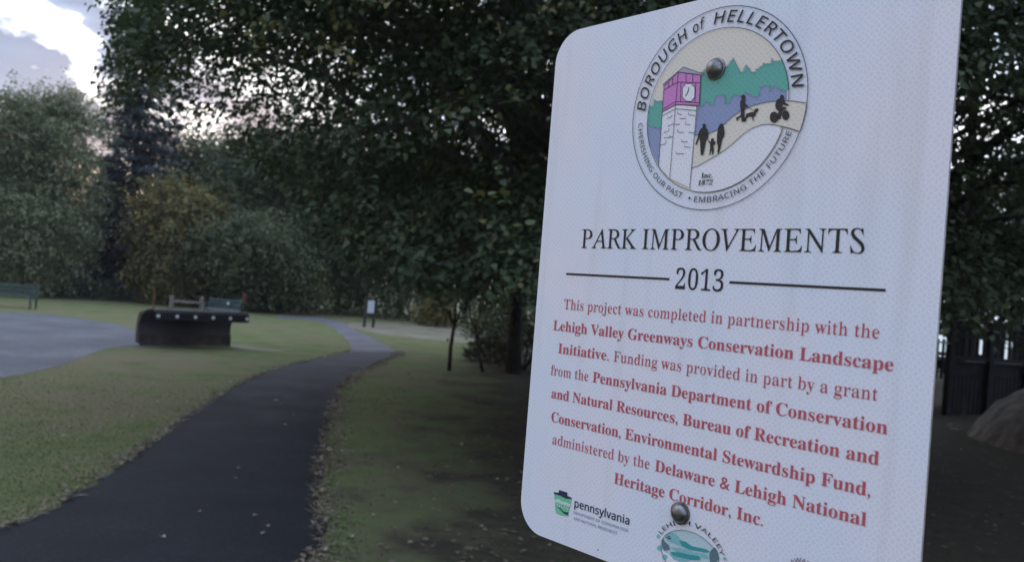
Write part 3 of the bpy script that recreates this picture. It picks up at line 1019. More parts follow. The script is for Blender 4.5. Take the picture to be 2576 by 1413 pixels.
def extrude(mb, prof, x0, x1, th, nx=2):
    n = len(prof)
    nrm = []
    for i in range(n):
        a, b = prof[max(0, i - 1)], prof[min(n - 1, i + 1)]
        dx, dz = b[0] - a[0], b[1] - a[1]
        l = math.hypot(dx, dz)
        nrm.append((dz / l, -dx / l))
    vs, fs = [], []
    for x in (x0, x1):
        for (p, q) in zip(prof, nrm): vs.append((x, p[0], p[1]))
        for (p, q) in zip(prof, nrm): vs.append((x, p[0] + q[0] * th, p[1] + q[1] * th))
    m = 2 * n
    for i in range(n - 1):
        fs.append((i, i + 1, m + i + 1, m + i))
        fs.append((n + i, m + n + i, m + n + i + 1, n + i + 1))
    for s in (0, m):
        for i in range(n - 1):
            f = (s + i, s + n + i, s + n + i + 1, s + i + 1)
            fs.append(f if s == 0 else f[::-1])
    fs.append((0, m, m + n, n))
    fs.append((n - 1, 2 * n - 1, m + 2 * n - 1, m + n - 1))
    return mb.add(vs, fs)


hl_ = LEN / 2
extrude(MB(), prof, -hl_, hl_, .02).build("moldboard", M['steel_black'], plow, True)
extrude(MB(), [(-.018, .012), (-.006, .12), (.004, .27)], -hl_ + .01, hl_ - .01, -.016).build("cutting_edge", M['steel_rusty'], plow)
tx, tz = prof[-1]
fx0, fz0 = tx - .05, tz - .005
flap = MB()
extrude(flap, [(fx0 + .07, fz0 + .012), (fx0, fz0 + .0), (fx0 - .045, fz0 - .05), (fx0 - .055, fz0 - .22)], -hl_ - .0, hl_ + .03, .018)
flap.build("rubber_flap", M['rubber'], plow)
for k in range(6):
    x = -hl_ + .08 + k * (LEN - .10) / 5
    b = MB()
    yf = fx0 - .055
    b.tube([(x, yf + .002, fz0 - .13), (x, yf - .012, fz0 - .13), (x, yf - .016, fz0 - .13)], [.045, .045, .030], 14)
    b.tube([(x, yf - .014, fz0 - .13), (x, yf - .030, fz0 - .13)], [.014, .013], 6)
    b.build("bolt", M['washer'], plow)
for sx in (-1, 1):
    e = MB()
    rib = [(p[0], p[1]) for p in prof]
    x = sx * (hl_ - .012)
    inner = [(p[0] * .3 + .16, .02 + p[1] * .88) for p in prof]
    vs = [(x + .008, p[0] + .021, p[1]) for p in rib] + [(x + .008, q[0] + .02, q[1]) for q in inner] + [(x - .008, p[0] + .021, p[1]) for p in rib] + [(x - .008, q[0] + .02, q[1]) for q in inner]
    n_ = len(rib)
    fs = []
    for i in range(n_ - 1):
        fs += [(i, i + 1, n_ + i + 1, n_ + i), (2 * n_ + i, 3 * n_ + i, 3 * n_ + i + 1, 2 * n_ + i + 1), (n_ + i, n_ + i + 1, 3 * n_ + i + 1, 3 * n_ + i)]
    e.add(vs, fs)
    e.build("end_rib", M['steel_black'], plow)
for s in (-.42, 0, .42):
    MB().box((s, .19, .36), (.02, .26, .56), None, .004).build("back_rib", M['steel_black'], plow)
fr = MB()
fr.bar((-.42, .30, .22), (.42, .30, .22), .09, .09)
fr.bar((-.40, .34, .22), (0, .95, .24), .08, .08)
fr.bar((.40, .34, .22), (0, .95, .24), .08, .08)
fr.box((0, .98, .16), (.14, .10, .30), None, .006)
fr.build("push_frame", M['steel_black'], plow)
for sx, nm, lab, mt, hgt in ((-1, "marker_rod", "orange marker rod", 'marker_orange', .42), (1, "marker_rod", "drab marker rod with a reddish top", 'marker_grey', .40)):
    x = sx * (hl_ - (.05 if sx < 0 else .03))
    b = MB()
    b.tube([(x, tx + .10, tz - .06), (x, tx + .10, tz + .08)], [.014, .012], 8)
    b.box((x, tx + .10, tz - .03), (.05, .05, .06), None, .006)
    rod = b.build(nm, M['steel_black'], plow)
    b = MB()
    b.tube([(x, tx + .10, tz + .06), (x + sx * .015, tx + .10, tz + .06 + hgt)], [.013, .011], 8)
    p = b.build("rod_sleeve", M[mt], rod)
    p["label"] = lab
    if sx > 0:
        b = MB()
        b.box((x + .012, tx + .10, tz + .06 + hgt - .10), (.085, .022, .24), None, .006)
        b.build("rod_flag", M['marker_red'], rod)

# ------------------------------------------------------------------ rail fence, benches, trail board
fa, fb = at(430, 770, 32.0), at(506, 778, 33.2)
fence = empty("rail_fence", (fa.x, fa.y, 0), math.atan2(fb.y - fa.y, fb.x - fa.x), "short weathered wooden post-and-rail fence behind the plough", "fence")
FL = math.hypot(fb.x - fa.x, fb.y - fa.y)
for x in (0, FL):
    MB().box((x, 0, .36), (.12, .12, .78), None, .02).build("post", M['wood'], fence)
for z in (.53, .18):
    MB().bar((.07, .0, z + .02), (FL - .07, 0, z - .02), .06, .10, .015).build("rail", M['wood'], fence)


def bench(name, label, loc, rz, W_, frame, slat, seatm):
    r = empty(name, loc, rz, label, "bench")
    bk = MB()
    for k in range(3):
        bk.bar((-W_ / 2, .20 + k * .03, .50 + k * .13), (W_ / 2, .20 + k * .03, .50 + k * .13), .025, .10, .008)
    bk.build("backrest", M[slat], r)
    st = MB()
    for k in range(4):
        st.bar((-W_ / 2, -.24 + k * .12, .42), (W_ / 2, -.24 + k * .12, .42), .10, .03, .008)
    st.build("seat", M[seatm], r)
    for s in (-1, 1):
        x = s * (W_ / 2 - .03)
        b = MB()
        b.bar((x, -.24, 0), (x, -.24, .40), .05, .06)
        b.bar((x, .17, 0), (x, .17, .42), .05, .06)
        b.bar((x, .17, .42), (x, .27, .86), .05, .05)
        b.bar((x, -.26, .39), (x, .19, .39), .05, .04)
        b.bar((x, -.26, .62), (x, .22, .62), .05, .03)
        b.bar((x, -.24, .40), (x, -.24, .62), .045, .05)
        b.build("leg", M[frame], r)
    return r


lb = ground(74, 777)
bench("park_bench", "green slatted park bench at the left edge beyond the lot", (lb.x - .78, lb.y + .1, 0), R(4), 1.7, 'bench', 'bench', 'bench')
bb = at(558, 790, 31.0)
b2_ = bench("park_bench", "blue-green slatted bench behind the plough, beside the rail fence", (bb.x, 31.0, 0), R(-3), 1.22, 'bench2', 'bench2', 'bench2b')
plq = MB()
plq.tube([(.12, .212, .66), (.12, .204, .66)], [.045, .045], 14)
plq.build("plaque", M['washer'], b2_)

tb = ground(927, 823)
board = empty("trail_board", tb, R(38), "small white trail board on two brown wooden posts beside the far path", "sign")
for x in (-.21, .21):
    MB().box((x, 0, .60), (.10, .10, 1.30), None, .012).build("post", M['wood_dark'], board)
MB().box((0, -.062, .86), (.30, .02, .52), None, .004).build("board", M['white_panel'], board)
MB().box((0, -.0, 1.20), (.52, .10, .05), None, .01).build("cap_rail", M['wood_dark'], board)

# ------------------------------------------------------------------ wooden deck with railing, right
Y0 = 18.0
dA, dB = at(2335, 880, Y0), at(2800, 900, Y0 + 2.5)
deck = empty("wooden_deck", (dA.x, dA.y, .0), math.atan2(dB.y - dA.y, dB.x - dA.x), "dark wooden footbridge deck with a baluster railing right of the sign", "footbridge")
DL = math.hypot(dB.x - dA.x, dB.y - dA.y)
db = MB()
RX = .55                                       # where the level railing starts
for k in range(int((DL - RX) / .15)):
    db.box((RX + k * .15 + .07, .75, 1.17), (.14, 1.7, .04), None, .004)
db.build("deck_boards", M['wood_deck'], deck)
for y in (0, 1.5):
    MB().box(((DL + RX) / 2, y, 1.02), (DL - RX, .08, .26), None, .006).build("beam", M['wood_deck'], deck)
sk_ = MB()
for k in range(int((DL - RX) / .13)):
    sk_.box((RX + .06 + k * .13, -.03, .46), (.11, .025, .88), None, .003)
sk_.build("skirt_boards", M['wood_deck'], deck)
pxs = [RX + .05 + k * 1.25 for k in range(4)]
for i_, x in enumerate(pxs):
    for y in (-.07, 1.57):
        MB().box((x, y, 1.05), (.16, .13, 2.1), None, .008).build("post", M['wood_deck'], deck)
for y in (-.07, 1.57):
    for z, t_ in ((2.08, .06), (1.74, .05), (1.26, .08)):
        MB().bar((RX, y, z), (pxs[-1], y, z), .08, t_).build("rail", M['wood_deck'], deck)
for x0 in pxs[:-1]:
    for k in range(1, 6):
        MB().box((x0 + k * .208, -.07, 1.66), (.075, .035, .80), None, .003).build("baluster", M['wood_deck'], deck)
MB().bar((-.35, -.07, 1.55), (RX, -.07, 2.10), .08, .07).build("handrail", M['wood_deck'], deck)
MB().bar((-.35, -.07, 1.60), (RX, -.07, 1.57), .06, .04).build("low_rail", M['wood_pale'], deck)
for k in range(1, 5):
    x = -.35 + k * .18
    MB().box((x, -.07, 1.22), (.055, .035, .86), None, .003).build("baluster", M['wood_deck'], deck)
MB().box((-.38, -.07, .85), (.12, .12, 1.7), None, .006).build("post", M['wood_deck'], deck)
for k in range(4):
    MB().box((-.55 + k * .27, .70, .22 + k * .24), (.30, 1.4, .06), None, .006).build("stair_tread", M['wood_pale'] if k in (1, 3) else M['wood_deck'], deck)
dt = at(2414, 880, 18.6)
broadleaf("broadleaf_tree", "dark straight-trunked tree rising just behind the wooden deck rail", (dt.x, dt.y, 0), 12, .17, open_side(lump_ellipsoid((dt.x + .6, dt.y + 1.5, 7.2), (3.6, 3.6, 4.2), 80, .4, 3.4, 140), .95), 'leaf_dark', leaf=.18, sprays=26, spread=.6, slen=.8, nl=9, limb_every=2)

# ------------------------------------------------------------------ the park sign
SC = Vector((.0314619 + .67637 * .2286, .99937 - .73656 * .2286, 0))
TOP = H + .3338901 - .0417 * .4572
sign = empty("park_sign", SC, math.atan2(-.736559, .676373), "large white park improvements sign with a round town seal in the foreground", "sign")
SW, SH = .4572, .5934


def S2(u, v, layer=0.0):
    """sign millimetres (u right from the left edge, v up from the top edge) -> local metres; layers stand proud of the face"""
    return Vector((u / 1000 - .2286, -layer * .00016, TOP + v / 1000))


def sheeting():
    m = bpy.data.materials.new("retroreflective_sheeting")
    m.use_nodes = True
    t = m.node_tree
    b = t.nodes["Principled BSDF"]
    b.inputs["Roughness"].default_value = .42
    b.inputs["Specular IOR Level"].default_value = .4
    co = N(t, "ShaderNodeTexCoord")
    vo = N(t, "ShaderNodeTexVoronoi", feature='DISTANCE_TO_EDGE', voronoi_dimensions='2D')
    vo.inputs["Scale"].default_value = 1 / .0044
    vo.inputs["Randomness"].default_value = .62
    mpv = N(t, "ShaderNodeMapping")
    mpv.inputs["Rotation"].default_value = (R(90), R(0), R(0))
    t.links.new(co.outputs["Object"], mpv.inputs[0])
    mpr = N(t, "ShaderNodeMapping")
    mpr.inputs["Rotation"].default_value = (0, 0, R(45))
    t.links.new(mpv.outputs[0], mpr.inputs[0])
    t.links.new(mpr.outputs[0], vo.inputs["Vector"])
    no = N(t, "ShaderNodeTexNoise")
    no.inputs["Scale"].default_value = 6.0
    no.inputs["Detail"].default_value = 5
    t.links.new(co.outputs["Object"], no.inputs["Vector"])
    sp = N(t, "ShaderNodeTexNoise")
    sp.inputs["Scale"].default_value = 900
    t.links.new(co.outputs["Object"], sp.inputs["Vector"])
    cell = ramp(t, vo.outputs[0], [(.02, (.775, .785, .825)), (.20, (.69, .70, .745))])
    reflected_tint = ramp(t, no.outputs[0], [(.38, (.91, .97, 1.03)), (.62, (1.0, .975, 1.0))])  # blue to pink patches paint a faint sky reflection on the face
    mxc = N(t, "ShaderNodeMix", data_type='RGBA', blend_type='MULTIPLY')
    mxc.inputs[0].default_value = 1.0
    t.links.new(cell, mxc.inputs[6])
    t.links.new(reflected_tint, mxc.inputs[7])
    mx2 = N(t, "ShaderNodeMix", data_type='RGBA', blend_type='MULTIPLY')
    mx2.inputs[0].default_value = 1.0
    t.links.new(mxc.outputs[2], mx2.inputs[6])
    t.links.new(ramp(t, sp.outputs[0], [(.3, .93), (.7, 1.06)]), mx2.inputs[7])
    t.links.new(mx2.outputs[2], b.inputs["Base Color"])
    # faint water streaks and grime
    mps = N(t, "ShaderNodeMapping")
    mps.inputs["Scale"].default_value = (38, 1, 2.2)
    t.links.new(co.outputs["Object"], mps.inputs[0])
    sn = N(t, "ShaderNodeTexNoise")
    sn.inputs["Scale"].default_value = 1.0
    sn.inputs["Detail"].default_value = 5
    t.links.new(mps.outputs[0], sn.inputs["Vector"])
    mx3 = N(t, "ShaderNodeMix", data_type='RGBA', blend_type='MULTIPLY')
    mx3.inputs[0].default_value = 1.0
    t.links.new(mx2.outputs[2], mx3.inputs[6])
    t.links.new(ramp(t, sn.outputs[0], [(.30, (.93, .925, .91)), (.46, (1, 1, 1))]), mx3.inputs[7])
    t.links.new(mx3.outputs[2], b.inputs["Base Color"])
    bp = N(t, "ShaderNodeBump")
    bp.inputs["Strength"].default_value = .12
    bp.inputs["Distance"].default_value = .0004
    t.links.new(vo.outputs[0], bp.inputs["Height"])
    t.links.new(bp.outputs[0], b.inputs["Normal"])
    return m


def ink(name, c):
    """printed colour on the same cellular sheeting"""
    m = bpy.data.materials.new(name)
    m.use_nodes = True
    t = m.node_tree
    b = t.nodes["Principled BSDF"]
    b.inputs["Roughness"].default_value = .45
    b.inputs["Specular IOR Level"].default_value = .35
    co = N(t, "ShaderNodeTexCoord")
    vo = N(t, "ShaderNodeTexVoronoi", feature='DISTANCE_TO_EDGE', voronoi_dimensions='2D')
    vo.inputs["Scale"].default_value = 1 / .0044
    vo.inputs["Randomness"].default_value = .62
    mpv = N(t, "ShaderNodeMapping")
    mpv.inputs["Rotation"].default_value = (R(90), R(0), R(0))
    t.links.new(co.outputs["Object"], mpv.inputs[0])
    mpr = N(t, "ShaderNodeMapping")
    mpr.inputs["Rotation"].default_value = (0, 0, R(45))
    t.links.new(mpv.outputs[0], mpr.inputs[0])
    t.links.new(mpr.outputs[0], vo.inputs["Vector"])
    t.links.new(ramp(t, vo.outputs[0], [(.03, tuple(k * 1.12 + .012 for k in c)), (.16, c)]), b.inputs["Base Color"])
    return m


M['sheet'] = sheeting()
for nm, c in dict(black=(.012, .012, .016), red=(.45, .080, .100), cream=(.64, .60, .52), green=(.10, .36, .30), blue=(.23, .28, .45), pink=(.52, .20, .48), grey=(.34, .33, .42),
                  white=(.70, .70, .75), navy=(.02, .028, .07), lgreen=(.16, .50, .30), mist=(.44, .56, .60), teal=(.035, .28, .29), teal_lt=(.20, .45, .47), slate=(.10, .17, .20), greyblue=(.16, .18, .30), plum=(.24, .15, .20), pale=(.50, .66, .58)).items():
    M['ink_' + nm] = ink("ink_" + nm, c)

# panel with rounded corners
rc = 37.0
outl = []
for cx_, cy_, a0 in ((457.2 - rc, -rc, 0), (rc, -rc, 90), (rc, -593.4 + rc, 180), (457.2 - rc, -593.4 + rc, 270)):
    for k in range(13):
        a = R(a0 + 90 * k / 12)
        outl.append((cx_ + rc * math.cos(a), cy_ + rc * math.sin(a)))
nO = len(outl)
MB().add([S2(*p) for p in outl], [tuple(range(nO))]).build("sign_face", M['sheet'], sign)
bk = MB()
bk.add([S2(*p) + Vector((0, .00005, 0)) for p in outl] + [S2(*p) + Vector((0, .0032, 0)) for p in outl],
       [tuple(range(nO, 2 * nO))[::-1]] + [(i, nO + i, nO + (i + 1) % nO, (i + 1) % nO) for i in range(nO)])
bk.build("sign_panel", M['alu'], sign)
# U-channel steel post behind the panel
po = MB()
zt = TOP - .03
for (x, y, sx, sy) in ((0, .0355, .030, .003), (-.0165, .022, .003, .030), (.0165, .022, .003, .030), (-.029, .0055, .022, .003), (.029, .0055, .022, .003)):
    po.box((x, y, zt / 2 - .1), (sx, sy, zt + .2), None, 0)
po.build("post", M['galv'], sign)
for (u, v) in ((229.6, -75.4), (228.2, -519.1)):
    c = S2(u, v)
    b = MB()
    prof_b = [(0.0001, .0095), (.0025, .0098), (.0055, .0085), (.0078, .0060), (.0090, .0030), (.0093, .0003)]
    b.tube([(c.x, -d_, c.z) for d_, r_ in prof_b], [r_ for d_, r_ in prof_b], 20)
    b.build("bolt", M['bolt'], sign, True)
    b = MB()
    b.tube([(c.x, -.0004, c.z), (c.x, -.0018, c.z), (c.x, -.0022, c.z)], [.0112, .0112, .0100], 24)
    b.build("washer", M['bolt'], sign)
    b = MB()
    b.tube([(c.x, .0033, c.z), (c.x, .05, c.z)], [.004, .004], 8)
    b.build("bolt_shank", M['galv'], sign)


def fill(polys, name, material, parent, layer):
    """flat printed shapes: polys in sign millimetres"""
    mb = MB()
    for P in polys:
        tri = tessellate_polygon([[Vector((x, y, 0)) for x, y in P]])
        mb.add([S2(x, y, layer) for x, y in P], [tuple(t) for t in tri])
    return mb.build(name, M[material], parent)


def stroke(lines, wd, name, material, parent, layer, closed=False):
    mb = MB()
    for P in lines:
        Q = [Vector(p) for p in P]
        n = len(Q)
        L_, R_ = [], []
        for i in range(n):
            a = Q[i - 1] if (i or closed) else Q[0]
            b = Q[(i + 1) % n] if (i < n - 1 or closed) else Q[-1]
            d = (b - a)
            d = d.normalized() if d.length > 1e-9 else Vector((1, 0))
            nn = Vector((-d.y, d.x)) * wd / 2
            L_.append(Q[i] + nn); R_.append(Q[i] - nn)
        vs = [S2(p.x, p.y, layer) for p in L_] + [S2(p.x, p.y, layer) for p in R_]
        fs = [(i, i + 1, n + i + 1, n + i) for i in range(n - 1)]
        if closed:
            fs.append((n - 1, 0, n, 2 * n - 1))
        mb.add(vs, fs)
    return mb.build(name, M[material], parent)


# ---- lettering
def mathb(s):
    o = ''
    for c in s:
        if 'A' <= c <= 'Z': o += chr(0x1d400 + ord(c) - 65)
        elif 'a' <= c <= 'z': o += chr(0x1d41a + ord(c) - 97)
        elif '0' <= c <= '9': o += chr(0x1d7ce + ord(c) - 48)
        else: o += c
    return o


def mathi(s):
    return ''.join(chr(0x1d434 + ord(c) - 65) if 'A' <= c <= 'Z' else c for c in s)


def maths(s):
    return ''.join(chr(0x1d5a0 + ord(c) - 65) if 'A' <= c <= 'Z' else chr(0x1d5ba + ord(c) - 97) if 'a' <= c <= 'z' else c for c in s)


def raw_text(s, offset=0.0, spacing=1.0):
    cu = bpy.data.curves.new("lettering", 'FONT')
    cu.body = s
    cu.resolution_u = 4
    cu.offset = offset
    cu.space_character = spacing
    o = bpy.data.objects.new("lettering", cu)
    COL.objects.link(o)
    bpy.context.view_layer.update()
    me = bpy.data.meshes.new_from_object(o.evaluated_get(bpy.context.evaluated_depsgraph_get()))
    V = np.empty(len(me.vertices) * 3, dtype=np.float32)
    me.vertices.foreach_get("co", V)
    V = V.reshape(-1, 3)[:, :2].astype(float)
    Fs = [tuple(p.vertices) for p in me.polygons]
    bpy.data.objects.remove(o)
    bpy.data.curves.remove(cu)
    bpy.data.meshes.remove(me)
    return V, Fs


def thin(V, Fs, k, frac=.2):
    """narrow the upright strokes of a bold face, leaving serifs and hairlines"""
    from collections import defaultdict
    key = {}
    rep = np.empty(len(V), int)
    for i, v in enumerate(V):
        q = (round(v[0], 5), round(v[1], 5))
        rep[i] = key.setdefault(q, i)
    cnt = defaultdict(int)
    for f in Fs:
        for a, b in zip(f, f[1:] + f[:1]):
            a, b = rep[a], rep[b]
            cnt[(min(a, b), max(a, b))] += 1
    direc = []
    for f in Fs:
        for a, b in zip(f, f[1:] + f[:1]):
            a, b = rep[a], rep[b]
            if cnt[(min(a, b), max(a, b))] == 1:
                direc.append((a, b))
    E = np.array(direc)
    p, q = V[E[:, 0]], V[E[:, 1]]
    nrm = np.zeros_like(V)
    d = q - p
    en = np.c_[d[:, 1], -d[:, 0]]          # length weighted, sign fixed below
    area = sum((V[f[1]][0] - V[f[0]][0]) * (V[f[2]][1] - V[f[0]][1]) - (V[f[2]][0] - V[f[0]][0]) * (V[f[1]][1] - V[f[0]][1]) for f in Fs)
    if area < 0: en = -en
    np.add.at(nrm, E[:, 0], en)
    np.add.at(nrm, E[:, 1], en)
    nrm = norm(nrm)
    out = V.copy()
    ylo, yhi = np.minimum(p[:, 1], q[:, 1]), np.maximum(p[:, 1], q[:, 1])
    for i in set(E.ravel()):
        x, y = V[i]
        sgn = -1 if nrm[i, 0] > 0 else 1
        ye = y + 1e-4
        m_ = (ylo < ye) & (yhi > ye)
        xs_ = p[m_, 0] + (ye - p[m_, 1]) / (q[m_, 1] - p[m_, 1]) * (q[m_, 0] - p[m_, 0])
        dx = (xs_ - x) * sgn
        dx = dx[dx > 4e-3]
        t = dx.min() if len(dx) else 0.03
        out[i, 0] = x + sgn * min(k, frac * t) * abs(nrm[i, 0])
    return out[rep], Fs


_caps = {}


def text_run(s, style, u0, u1, v, cap, warp=None):
    """lettering fitted between u0 and u1 on baseline v with the given capital height -> (V mm, faces)"""
    if style == 'bold': V, Fs = raw_text(mathb(s)); ref = mathb('H')
    elif style == 'roman':
        V, Fs = thin(*raw_text(mathb(s)), .026, .19); ref = mathb('H')
    elif style == 'caps':
        V, Fs = raw_text(mathi(s)); V = V.copy(); V[:, 0] -= V[:, 1] * math.tan(R(15.5)); ref = mathi('H')
    elif style == 'sans': V, Fs = raw_text(maths(s), .002, 1.06); ref = maths('H')
    elif style == 'sansbold': V, Fs = raw_text(maths(s), .014, 1.04); ref = maths('H')
    elif style == 'oblique':
        V, Fs = raw_text(maths(s), .010, 1.16); V = V.copy(); V[:, 0] += V[:, 1] * .16; ref = maths('H')
    elif style == 'bolditalic':
        V, Fs = raw_text(mathb(s)); V = V.copy(); V[:, 0] += V[:, 1] * .2; ref = mathb('H')
    if ref not in _caps:
        _caps[ref] = raw_text(ref)[0][:, 1].max()
    k = cap / _caps[ref]
    x0, x1 = V[:, 0].min(), V[:, 0].max()
    out = np.empty_like(V)
    out[:, 0] = u0 + (V[:, 0] - x0) / (x1 - x0) * (u1 - u0)
    out[:, 1] = V[:, 1] * k
    if warp is None:
        out[:, 1] += v
    else:
        out = warp(out)
    return out, Fs


def lettering(runs, name, material, parent, layer=3):
    mb = MB()
    for r in runs:
        V, Fs = text_run(*r)
        mb.add([S2(x, y, layer) for x, y in V], Fs)
    return mb.build(name, M[material], parent)


lettering([("PARK IMPROVEMENTS", 'caps', 65.6, 393.8, -257.3, 21.3)], "heading_lettering", 'ink_black', sign)
lettering([("2013", 'roman', 200.4, 257.3, -297.2, 20.4)], "year_lettering", 'ink_black', sign)
for a, b in ((45.7, 192.7), (264.0, 414.2)):
    stroke([[(a, -287.8), (b, -287.7)]], 2.3, "rule_line", 'ink_black', sign, 3)
BODY = [
    [("This project was completed in partnership with the", 'roman', 46.0, 411.8, -328.5, 11.5)],
    [("Lehigh Valley Greenways Conservation Landscape", 'bold', 31.5, 425.2, -354.1, 11.4)],
    [("Initiative.", 'bold', 42.3, 119.8, -380.0, 11.4), ("Funding was provided in part by a grant", 'roman', 126.4, 414.2, -380.0, 11.4)],
    [("from the", 'roman', 33.1, 92.2, -406.2, 11.4), ("Pennsylvania Department of Conservation", 'bold', 98.8, 424.1, -406.2, 11.4)],
    [("and Natural Resources, Bureau of Recreation and", 'bold', 37.2, 419.0, -432.6, 11.4)],
    [("Conservation, Environmental Stewardship Fund,", 'bold', 40.0, 414.0, -459.8, 11.4)],
    [("administered by the", 'roman', 44.8, 185.6, -484.9, 11.4), ("Delaware & Lehigh National", 'bold', 192.8, 412.2, -484.9, 11.4)],
    [("Heritage Corridor, Inc.", 'bold', 140.4, 318.6, -509.1, 11.4)]]
for r in BODY:
    lettering(r, "text_line", 'ink_red', sign)

